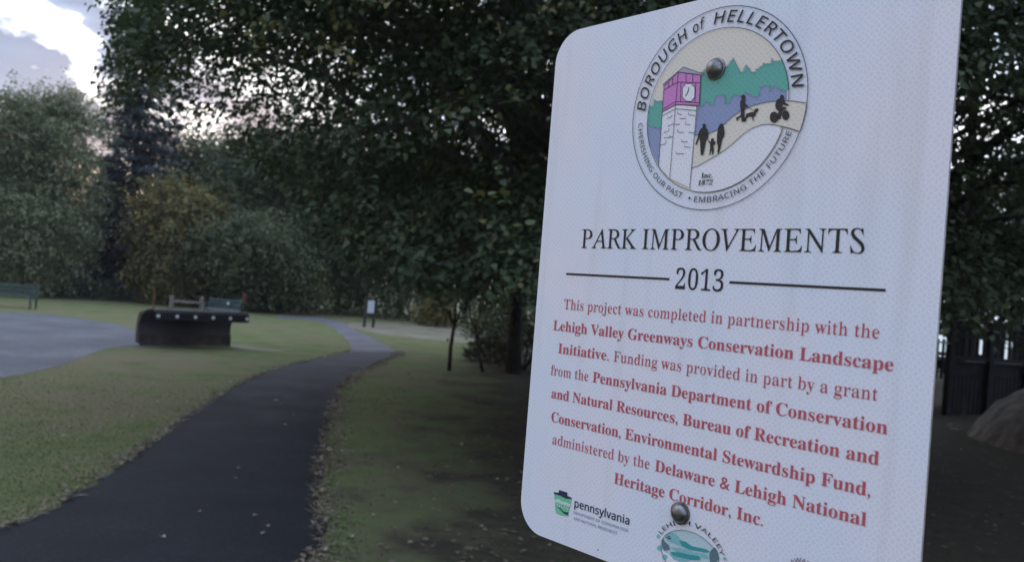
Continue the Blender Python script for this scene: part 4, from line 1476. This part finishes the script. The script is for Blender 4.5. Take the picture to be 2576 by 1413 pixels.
# drawing measured off the sign, in sign millimetres
D = {'roof': [[(190.3, -67.7), (165.2, -83.0), (167.1, -83.9), (184.3, -72.1)], [(190.3, -67.7), (184.3, -72.1), (212.2, -79.2), (217.1, -79.2)]],
 'pink': [[(184.3, -72.4), (167.1, -83.7), (167.7, -111.5), (184.0, -105.9)], [(184.3, -72.4), (212.5, -78.9), (213.6, -110.2), (184.0, -105.9)]],
 'pinkbase': [[(167.1, -108.9), (183.8, -102.9), (184.1, -106.3), (167.4, -112.2)], [(183.8, -102.9), (213.4, -107.7), (213.6, -110.4), (184.1, -106.3)]],
 'shaft': [[(184.1, -106.1), (167.5, -112.0), (168.2, -169.8), (183.9, -183.4)], [(184.1, -106.1), (211.1, -111.7), (209.8, -194.2), (183.9, -183.4)]],
 'clock': [[(195.0, -85.9), (201.7, -86.6), (206.6, -91.2), (207.4, -101.3), (203.4, -105.1), (197.3, -104.1), (192.0, -99.5), (191.5, -89.8)]],
 'tlines': [[(165.2, -83.0), (190.3, -67.7), (217.1, -79.2)], [(184.3, -72.1), (212.6, -79.1)], [(184.3, -72.1), (167.1, -83.7)], [(184.3, -72.4), (184.1, -106.1), (183.9, -183.4)], [(167.1, -83.7), (167.5, -112.0), (168.2, -169.8)], [(212.6, -79.1), (213.6, -110.0), (210.9, -109.7), (209.8, -194.2)], [(168.0, -88.6), (184.3, -82.6), (212.6, -87.2)], [(194.3, -75.1), (195.1, -84.2)], [(202.8, -77.1), (203.6, -85.9)], [(172.6, -80.7), (173.1, -86.4)], [(177.6, -77.3), (178.3, -84.6)], [(188.7, -83.6), (190.1, -104.0)], [(207.2, -86.5), (208.1, -106.9)], [(168.1, -109.0), (183.8, -103.0), (213.4, -107.7)], [(167.4, -112.0), (184.1, -106.1), (213.6, -110.4)], [(168.2, -116.2), (184.5, -110.6), (210.8, -115.4)]],
 'hands': [[(199.2, -90.3), (199.1, -93.5), (198.1, -96.2), (195.6, -98.9)], [(197.6, -94.6), (199.1, -93.8)]],
 'bricks': [[(187.3, -114.1), (188.1, -116.4), (193.1, -117.6)], [(201.3, -115.6), (201.4, -118.6), (209.5, -120.3)], [(180.7, -116.5), (179.7, -118.4), (174.4, -119.9)], [(197.9, -119.8), (198.1, -122.3), (191.0, -121.4)], [(184.7, -126.6), (190.6, -127.8), (190.8, -126.1)], [(198.4, -125.4), (198.9, -128.2), (204.4, -129.4)], [(176.2, -128.1), (183.5, -126.1)], [(178.0, -130.0), (177.9, -133.1), (171.2, -134.8)], [(189.0, -132.5), (189.6, -135.4), (197.3, -136.5)], [(203.1, -136.8), (209.9, -138.0)], [(172.5, -140.3), (183.5, -139.7)], [(179.6, -137.8), (180.2, -139.9)], [(195.5, -143.4), (195.2, -145.7), (202.8, -146.8)], [(199.4, -149.5), (199.6, -151.5), (207.1, -152.6)], [(175.5, -143.1), (174.8, -146.4), (168.6, -147.4)], [(189.6, -155.6), (189.3, -157.8), (199.3, -158.7)]],
 'hill': [(212.3, -76.6), (214.3, -76.2), (217.3, -73.8), (218.9, -76.2), (222.4, -76.0), (225.7, -75.0), (232.6, -76.0), (240.4, -75.2), (243.2, -74.7), (245.2, -72.5), (246.6, -70.1), (248.2, -69.1), (249.3, -66.9), (251.0, -70.2), (252.3, -72.6), (253.8, -74.8), (255.1, -76.9), (257.1, -79.6), (258.0, -81.6), (259.5, -83.0), (261.3, -82.8), (262.2, -80.8), (263.1, -78.5), (264.5, -76.4), (266.3, -78.5), (268.6, -80.8), (270.7, -84.6), (273.2, -84.7), (275.1, -84.8), (275.8, -82.3), (277.7, -82.5), (279.6, -80.8), (282.2, -80.2), (283.0, -77.5), (285.6, -78.6), (291.3, -79.4), (291.5, -73.4), (293.7, -77.5), (297.3, -78.2), (300.2, -77.5)],
 'skyline': [(309.6, -107.2), (305.2, -107.2), (300.9, -103.8), (297.2, -101.0), (292.1, -106.6), (292.0, -100.2), (282.3, -100.0), (281.5, -109.2), (275.3, -109.4), (271.4, -106.6), (267.4, -103.8), (263.9, -106.0), (260.7, -106.9), (254.5, -103.9), (251.5, -106.6), (248.6, -112.0), (243.6, -111.4), (243.4, -103.2), (231.7, -103.2), (231.4, -112.5), (227.8, -111.4), (221.7, -106.8), (217.5, -111.4), (214.1, -112.8), (211.2, -112.9)],
 'upper': [(210.5, -140.6), (219.0, -140.7), (227.0, -140.4), (235.9, -138.3), (244.4, -133.2), (252.7, -126.8), (263.0, -121.4), (273.4, -118.1), (283.7, -116.5), (293.9, -115.8), (301.9, -116.3)],
 'upper2': [(301.9, -116.3), (310.4, -117.1), (317.8, -118.1), (330.3, -121.3)],
 'lower': [(325.4, -146.7), (315.0, -142.8), (304.9, -139.7), (294.6, -137.3), (287.5, -137.0), (277.3, -139.2), (268.2, -144.0), (259.1, -150.8), (248.8, -158.1), (238.2, -163.4), (227.2, -168.3), (218.3, -172.2), (210.5, -174.2)],
 'lgreen': [(148.2, -103.8), (151.8, -104.7), (154.4, -103.6), (154.8, -97.0), (159.6, -100.1), (167.4, -100.1), (168.2, -129.9), (148.1, -124.4)],
 'lblue': [(148.1, -124.4), (168.2, -129.9), (167.9, -168.6), (159.6, -157.4), (152.0, -143.5), (148.5, -133.2)],
 'people': [[(219.7, -129.9), (221.4, -129.6), (223.5, -130.6), (223.5, -133.7), (226.1, -136.4), (227.7, -141.9), (227.3, -145.8), (225.3, -146.6), (224.6, -151.5), (223.9, -157.3), (222.6, -162.1), (220.2, -161.0), (219.0, -154.0), (217.9, -146.0), (216.7, -143.9), (214.3, -150.7), (212.6, -150.0), (214.6, -143.8), (215.8, -137.9), (217.3, -135.1), (220.0, -133.4)], [(231.1, -145.3), (234.1, -145.6), (234.5, -147.9), (237.0, -150.0), (235.5, -152.3), (234.3, -152.2), (235.4, -157.6), (234.9, -162.0), (233.5, -161.9), (233.2, -158.0), (232.0, -157.9), (231.8, -161.8), (230.3, -161.7), (230.8, -154.9), (230.2, -150.9), (227.1, -147.3), (228.2, -147.3), (231.0, -149.0)], [(240.4, -131.6), (243.2, -131.7), (244.6, -134.7), (246.5, -141.6), (245.5, -145.4), (244.0, -147.2), (243.0, -154.8), (241.8, -160.5), (239.7, -161.5), (239.8, -154.6), (238.1, -149.6), (237.7, -142.8), (238.5, -135.1)], [(262.0, -106.9), (263.8, -105.4), (266.4, -106.9), (266.7, -111.2), (266.7, -114.1), (270.7, -117.8), (269.7, -118.7), (266.7, -116.9), (266.9, -122.6), (267.6, -127.4), (269.5, -132.3), (264.5, -132.0), (263.7, -127.0), (260.4, -128.6), (260.2, -130.8), (258.6, -130.3), (258.2, -127.4), (262.4, -125.9), (263.2, -123.2), (261.8, -117.3), (261.2, -112.5), (262.6, -109.8)], [(268.4, -127.5), (269.2, -124.7), (273.9, -123.8), (277.0, -123.7), (278.4, -121.0), (282.0, -120.9), (281.7, -123.2), (279.7, -124.9), (279.2, -127.7), (276.9, -128.3), (277.9, -132.2), (276.9, -132.3), (275.3, -128.2), (272.1, -127.4), (269.6, -129.5), (268.8, -132.2), (267.5, -131.9)], [(304.0, -111.0), (305.9, -110.6), (307.8, -112.4), (307.7, -116.0), (310.1, -119.0), (313.2, -120.7), (312.8, -122.2), (309.2, -120.8), (306.7, -119.6), (307.4, -122.4), (310.4, -122.7), (311.0, -124.6), (307.7, -126.0), (306.2, -131.3), (305.6, -133.8), (302.3, -132.8), (302.4, -128.2), (303.8, -126.5), (300.5, -123.4), (299.2, -119.6), (300.8, -114.8), (303.7, -113.7)], [(303.7, -131.5), (303.6, -133.1), (303.1, -134.5), (302.2, -135.6), (301.0, -136.2), (299.6, -136.4), (298.2, -136.0), (296.8, -135.1), (295.7, -133.8), (294.9, -132.3), (294.6, -130.6), (294.7, -129.0), (295.2, -127.6), (296.1, -126.5), (297.3, -125.9), (298.7, -125.8), (300.2, -126.2), (301.5, -127.1), (302.6, -128.4), (303.3, -129.9)], [(314.7, -130.9), (314.6, -132.2), (314.2, -133.5), (313.5, -134.4), (312.5, -134.9), (311.4, -135.0), (310.2, -134.7), (309.2, -134.0), (308.3, -132.9), (307.6, -131.5), (307.4, -130.1), (307.4, -128.7), (307.8, -127.5), (308.6, -126.5), (309.5, -126.0), (310.7, -125.9), (311.8, -126.2), (312.9, -127.0), (313.8, -128.1), (314.4, -129.4)]],
 'leash': [[(270.2, -118.2), (276.9, -122.5)]]}
K = {'navy': [[(53.3, -538.7), (60.9, -537.9), (61.4, -534.4), (74.5, -534.4), (74.7, -538.0), (81.9, -538.7), (81.4, -540.2), (72.3, -541.5), (63.7, -540.3), (53.9, -540.6)], [(58.4, -553.3), (65.2, -554.1), (71.4, -556.8), (78.0, -556.0), (78.0, -559.0), (71.6, -558.7), (65.4, -555.5)]],
 'green': [[(53.9, -540.8), (63.7, -540.5), (72.3, -541.8), (81.4, -540.5), (78.8, -556.0), (78.6, -560.2), (67.8, -562.0), (58.9, -561.4), (56.8, -554.3)]],
 'swirl': [[(55.3, -547.4), (60.8, -544.8), (67.7, -546.2), (74.4, -545.9), (80.7, -546.1), (80.0, -548.9), (73.1, -549.2), (66.4, -549.6), (60.4, -548.6), (56.0, -550.3)]],
 'o_dark': [[(208.4, -552.0), (209.4, -548.5), (211.7, -552.2), (217.2, -553.9), (218.9, -557.7), (212.6, -561.1), (209.3, -557.2)], [(265.6, -546.7), (269.9, -541.4), (273.7, -544.4), (276.1, -550.8), (272.3, -555.4), (266.5, -557.1), (264.9, -552.0)]],
 'o_mid': [[(229.5, -546.3), (237.0, -545.3), (243.6, -547.7), (252.2, -546.9), (260.7, -546.0), (265.7, -547.7), (259.8, -549.4), (250.1, -550.6), (241.4, -551.9), (232.4, -550.3)], [(219.1, -560.3), (229.3, -558.0), (240.6, -556.9), (252.9, -554.9), (255.6, -557.8), (246.0, -560.5), (233.5, -562.1), (223.3, -562.9)]],
 'o_light': [[(211.2, -545.9), (218.6, -540.7), (226.5, -541.8), (232.0, -545.6), (241.1, -548.4), (237.6, -551.4), (224.7, -550.8), (216.9, -550.8)], [(218.7, -555.7), (232.6, -552.8), (247.8, -552.8), (262.3, -550.7), (263.9, -554.4), (255.5, -555.7), (240.6, -556.4), (225.4, -558.0)], [(218.0, -562.3), (230.9, -561.7), (243.6, -561.5), (233.9, -566.6), (224.9, -566.6)]],
 'o_blob': [[(205.5, -548.5), (205.5, -549.1), (205.2, -549.7), (204.8, -550.3), (204.3, -550.7), (203.6, -551.0), (203.0, -551.1), (202.3, -550.9), (201.8, -550.7), (201.5, -550.2), (201.3, -549.6), (201.4, -549.0), (201.6, -548.4), (202.0, -547.9), (202.6, -547.4), (203.3, -547.2), (203.9, -547.1), (204.5, -547.2), (205.0, -547.5), (205.4, -548.0)], [(209.9, -559.2), (209.8, -560.1), (209.4, -561.0), (208.7, -561.8), (207.8, -562.4), (206.8, -562.8), (205.7, -563.0), (204.7, -562.9), (203.9, -562.5), (203.4, -561.9), (203.1, -561.1), (203.2, -560.2), (203.6, -559.3), (204.3, -558.5), (205.2, -557.8), (206.2, -557.4), (207.3, -557.2), (208.3, -557.4), (209.1, -557.7), (209.6, -558.4)], [(216.5, -566.4), (216.5, -567.3), (216.1, -568.3), (215.5, -569.1), (214.7, -569.8), (213.7, -570.2), (212.8, -570.3), (211.9, -570.2), (211.1, -569.7), (210.6, -569.0), (210.3, -568.2), (210.4, -567.2), (210.8, -566.3), (211.4, -565.4), (212.2, -564.8), (213.2, -564.4), (214.1, -564.2), (215.0, -564.4), (215.8, -564.9), (216.3, -565.5)], [(283.6, -548.7), (283.6, -549.2), (283.4, -549.8), (283.0, -550.3), (282.5, -550.7), (282.0, -550.9), (281.4, -551.0), (280.9, -550.9), (280.4, -550.6), (280.1, -550.2), (280.0, -549.7), (280.0, -549.1), (280.2, -548.6), (280.6, -548.1), (281.1, -547.7), (281.7, -547.4), (282.2, -547.3), (282.8, -547.4), (283.2, -547.7), (283.5, -548.1)]],
 'o_dots': [[(215.3, -546.9), (215.3, -547.2), (215.2, -547.4), (215.1, -547.6), (214.9, -547.8), (214.6, -547.9), (214.4, -547.9), (214.2, -547.9), (214.0, -547.8), (213.9, -547.6), (213.8, -547.4), (213.8, -547.1), (213.9, -546.9), (214.1, -546.7), (214.3, -546.5), (214.5, -546.4), (214.7, -546.4), (215.0, -546.4), (215.2, -546.6), (215.3, -546.7)], [(217.4, -545.5), (217.4, -545.8), (217.3, -546.0), (217.2, -546.2), (217.0, -546.4), (216.7, -546.5), (216.5, -546.5), (216.3, -546.4), (216.1, -546.3), (216.0, -546.2), (215.9, -545.9), (215.9, -545.7), (216.0, -545.5), (216.2, -545.3), (216.4, -545.1), (216.6, -545.0), (216.9, -545.0), (217.1, -545.0), (217.3, -545.1), (217.4, -545.3)], [(217.4, -547.7), (217.4, -547.9), (217.3, -548.1), (217.1, -548.4), (216.9, -548.5), (216.7, -548.6), (216.4, -548.6), (216.2, -548.6), (216.0, -548.5), (215.9, -548.3), (215.9, -548.1), (215.9, -547.9), (216.0, -547.6), (216.1, -547.4), (216.3, -547.3), (216.6, -547.2), (216.8, -547.1), (217.0, -547.2), (217.2, -547.3), (217.3, -547.5)], [(219.3, -546.7), (219.3, -547.0), (219.2, -547.2), (219.0, -547.4), (218.8, -547.6), (218.6, -547.7), (218.3, -547.7), (218.1, -547.7), (217.9, -547.5), (217.8, -547.4), (217.7, -547.2), (217.8, -546.9), (217.8, -546.7), (218.0, -546.5), (218.2, -546.3), (218.4, -546.2), (218.7, -546.2), (218.9, -546.2), (219.1, -546.4), (219.2, -546.5)]],
 'speck': [[(124.8, -585.8), (125.6, -583.3), (126.7, -584.9)]]}
# ---- the round town seal
OC, OR = (230.0, -115.5), 101.5
IC, IR = (230.7, -117.2), 82.2
seal = bpy.data.objects.new("town_seal", None)
seal.empty_display_size = .02
COL.objects.link(seal)
seal.parent = sign
seal.location = (0, 0, 0)


def arc(c, r, a0, a1, n=40):
    return [(c[0] + r * math.cos(R(a0 + (a1 - a0) * k / n)), c[1] + r * math.sin(R(a0 + (a1 - a0) * k / n))) for k in range(n + 1)]


def ang_of(c, p):
    return math.degrees(math.atan2(p[1] - c[1], p[0] - c[0]))


fill([arc(IC, IR, 0, 360, 72)[:-1]], "sky_print", 'ink_cream', seal, 1)
h0, s0 = D['hill'][-1], D['skyline'][0]
tower_edge = [D['pink'][1][2], D['pink'][1][1]]
fill([D['hill'] + arc(IC, IR, ang_of(IC, h0), ang_of(IC, s0), 8) + D['skyline'] + tower_edge], "hill_print", 'ink_green', seal, 2)
fill([D['lgreen']], "hill_print", 'ink_green', seal, 2)
fill([D['skyline'][::-1] + [D['upper2'][1]] + D['upper'][::-1]], "skyline_print", 'ink_blue', seal, 3)
fill([D['lblue']], "skyline_print", 'ink_blue', seal, 3)
e0, e1 = D['upper2'][-1], D['lower'][0]
fill([D['upper'] + D['upper2'] + arc(OC, OR, ang_of(OC, e0), ang_of(OC, e1), 8)[1:-1] + D['lower']], "path_print", 'ink_cream', seal, 4)
lo_in = D['lower'][2:]
base = D['shaft'][1][2]
fill([lo_in + [base] + arc(IC, IR, ang_of(IC, base), ang_of(IC, lo_in[0]), 24)[1:-1]], "lawn_print", 'ink_white', seal, 4)
fill(D['shaft'], "tower_print", 'ink_white', seal, 5)
fill(D['pink'], "tower_print", 'ink_pink', seal, 6)
fill(D['pinkbase'], "tower_print", 'ink_pink', seal, 7)
fill(D['roof'], "tower_print", 'ink_grey', seal, 8)
fill(D['clock'], "clock_print", 'ink_white', seal, 8)
stroke([c + c[:1] for c in D['clock']] + D['tlines'] + D['bricks'], .55, "tower_outline", 'ink_black', seal, 9)
stroke(D['hands'], 1.0, "clock_hands", 'ink_black', seal, 9)
for nm_, ln_ in (("hill_outline", D['hill']), ("skyline_outline", D['skyline']), ("hill_outline", D['lgreen'][:6]), ("skyline_outline", D['lgreen'][-2:])):
    stroke([ln_], .55, nm_, 'ink_greyblue', seal, 9)
stroke([D['upper'] + D['upper2'], D['lower']], .6, "path_outline", 'ink_black', seal, 9)
fill(D['people'], "walkers_print", 'ink_black', seal, 9)
stroke(D['leash'], .5, "leash_print", 'ink_black', seal, 9)
stroke([arc(OC, OR, 0, 360, 120)[:-1]], .75, "outer_ring", 'ink_black', seal, 9, True)
a0 = ang_of(IC, D['upper2'][1])
a1 = ang_of(IC, lo_in[0])
stroke([arc(IC, IR, a0, a1 + 360, 110)], .6, "inner_ring", 'ink_black', seal, 9)


def bend(c, r, a0, a1, inward):
    """bends a run laid on u 0..1 round the ring, baseline radius r"""
    def f(V):
        o = np.empty_like(V)
        a = np.radians(a0 + (a1 - a0) * V[:, 0])
        rr = r + (-V[:, 1] if inward else V[:, 1])
        o[:, 0] = c[0] + rr * np.cos(a)
        o[:, 1] = c[1] + rr * np.sin(a)
        return o
    return f


lettering([("BOROUGH", 'oblique', 0, 1, 0, 11.7, bend(OC, 85.9, 175.3, 114.9, False)),
           ("of", 'oblique', 0, 1, 0, 11.0, bend(OC, 86.2, 110.2, 100.6, False)),
           ("HELLERTOWN", 'oblique', 0, 1, 0, 11.7, bend(OC, 85.9, 94.2, 5.8, False))], "ring_lettering", 'ink_black', seal, 9)
lettering([("CHERISHING OUR PAST", 'sans', 0, 1, 0, 5.6, bend(OC, 93.9, -176.2, -108.4, True)),
           ("EMBRACING THE FUTURE", 'sans', 0, 1, 0, 5.6, bend(OC, 93.9, -98.6, -19.4, True))], "ring_lettering", 'ink_black', seal, 9)
bc_ = arc(OC, 91.2, -102.3, -101, 1)[0]
fill([arc(bc_, 1.3, 0, 360, 12)[:-1]], "ring_bullet", 'ink_black', seal, 9)
lettering([("Inc.", 'bold', 222.9, 236.3, -184.9, 5.1), ("1872", 'bolditalic', 219.4, 236.8, -192.0, 5.0)], "date_lettering", 'ink_black', seal, 9)

# ---- the logos along the bottom edge
lg = bpy.data.objects.new("state_logo", None)
lg.empty_display_size = .02
COL.objects.link(lg)
lg.parent = sign
fill(K['green'], "keystone_print", 'ink_lgreen', lg, 2)
fill(K['swirl'], "swirl_print", 'ink_pale', lg, 3)
fill(K['navy'], "keystone_print", 'ink_navy', lg, 4)
lettering([("dcnr", 'sansbold', 60.5, 80.0, -553.4, 7.0)], "small_lettering", 'ink_pale', lg, 5)
lettering([("pennsylvania", 'sansbold', 86.6, 165.4, -547.4, 8.6)], "logo_lettering", 'ink_navy', lg, 4)
lettering([("DEPARTMENT OF CONSERVATION", 'sans', 86.2, 164.4, -555.3, 3.1), ("AND NATURAL RESOURCES", 'sans', 86.8, 150.5, -561.6, 3.1)], "small_lettering", 'ink_greyblue', lg, 4)
fill(K['speck'], "ink_speck", 'ink_black', lg, 4)
vl = bpy.data.objects.new("valley_logo", None)
vl.empty_display_size = .02
COL.objects.link(vl)
vl.parent = sign
ov = [(242.2 + 34.2 * math.cos(R(k * 6)), -557.2 + 23.0 * math.sin(R(k * 6))) for k in range(60)]
fill([ov], "oval_print", 'ink_mist', vl, 1)
lo_ = [(242.2 + 33.4 * math.cos(R(a)), -557.2 + 22.2 * math.sin(R(a))) for a in range(190, 351, 8)]
fill([lo_ + [(268, -566), (250, -571), (228, -566)]], "oval_print", 'ink_white', vl, 2)
fill(K['o_light'], "water_print", 'ink_teal_lt', vl, 3)
fill(K['o_mid'], "water_print", 'ink_teal', vl, 4)
for p_ in K['o_dark']: fill([p_], "mountain_print", 'ink_slate', vl, 5)
fill(K['o_dots'], "dot_print", 'ink_black', vl, 6)
for p_ in K['o_blob']: fill([p_], "leaf_print", 'ink_teal_lt', vl, 3)
stroke([ov], .5, "oval_outline", 'ink_slate', vl, 6, True)


def oval_bend(cx, cy, rx, ry, a0, a1):
    def f(V):
        o = np.empty_like(V)
        a = np.radians(a0 + (a1 - a0) * V[:, 0])
        o[:, 0] = cx + (rx + V[:, 1]) * np.cos(a)
        o[:, 1] = cy + (ry + V[:, 1]) * np.sin(a)
        return o
    return f


lettering([("LEHIGH VALEEY", 'sans', 0, 1, 0, 4.4, oval_bend(242.4, -556.4, 37.2, 27.6, 158, 19))], "arc_lettering", 'ink_black', vl, 6)
rl = bpy.data.objects.new("corridor_logo", None)
rl.empty_display_size = .02
COL.objects.link(rl)
rl.parent = sign
lettering([("AWARE", 'sansbold', 0, 1, 0, 4.0, oval_bend(359.4, -546, 13.5, 15.5, 137, 47))], "arc_lettering", 'ink_plum', rl, 3)

# ------------------------------------------------------------------ thin scattering volume added to lift the dark far trees
hm = bpy.data.materials.new("added_veil")
hm.use_nodes = True
ht = hm.node_tree
for n in list(ht.nodes):
    ht.nodes.remove(n)
pv = N(ht, "ShaderNodeVolumePrincipled")
pv.inputs["Color"].default_value = (.92, .95, 1.0, 1)
pv.inputs["Density"].default_value = .0004
hout = N(ht, "ShaderNodeOutputMaterial")
ht.links.new(pv.outputs[0], hout.inputs["Volume"])
tag(MB().box((0, 600, 9.0), (3400, 2800, 20.0)).build("haze", hm), "thin evening haze over the park", "haze", kind="stuff")
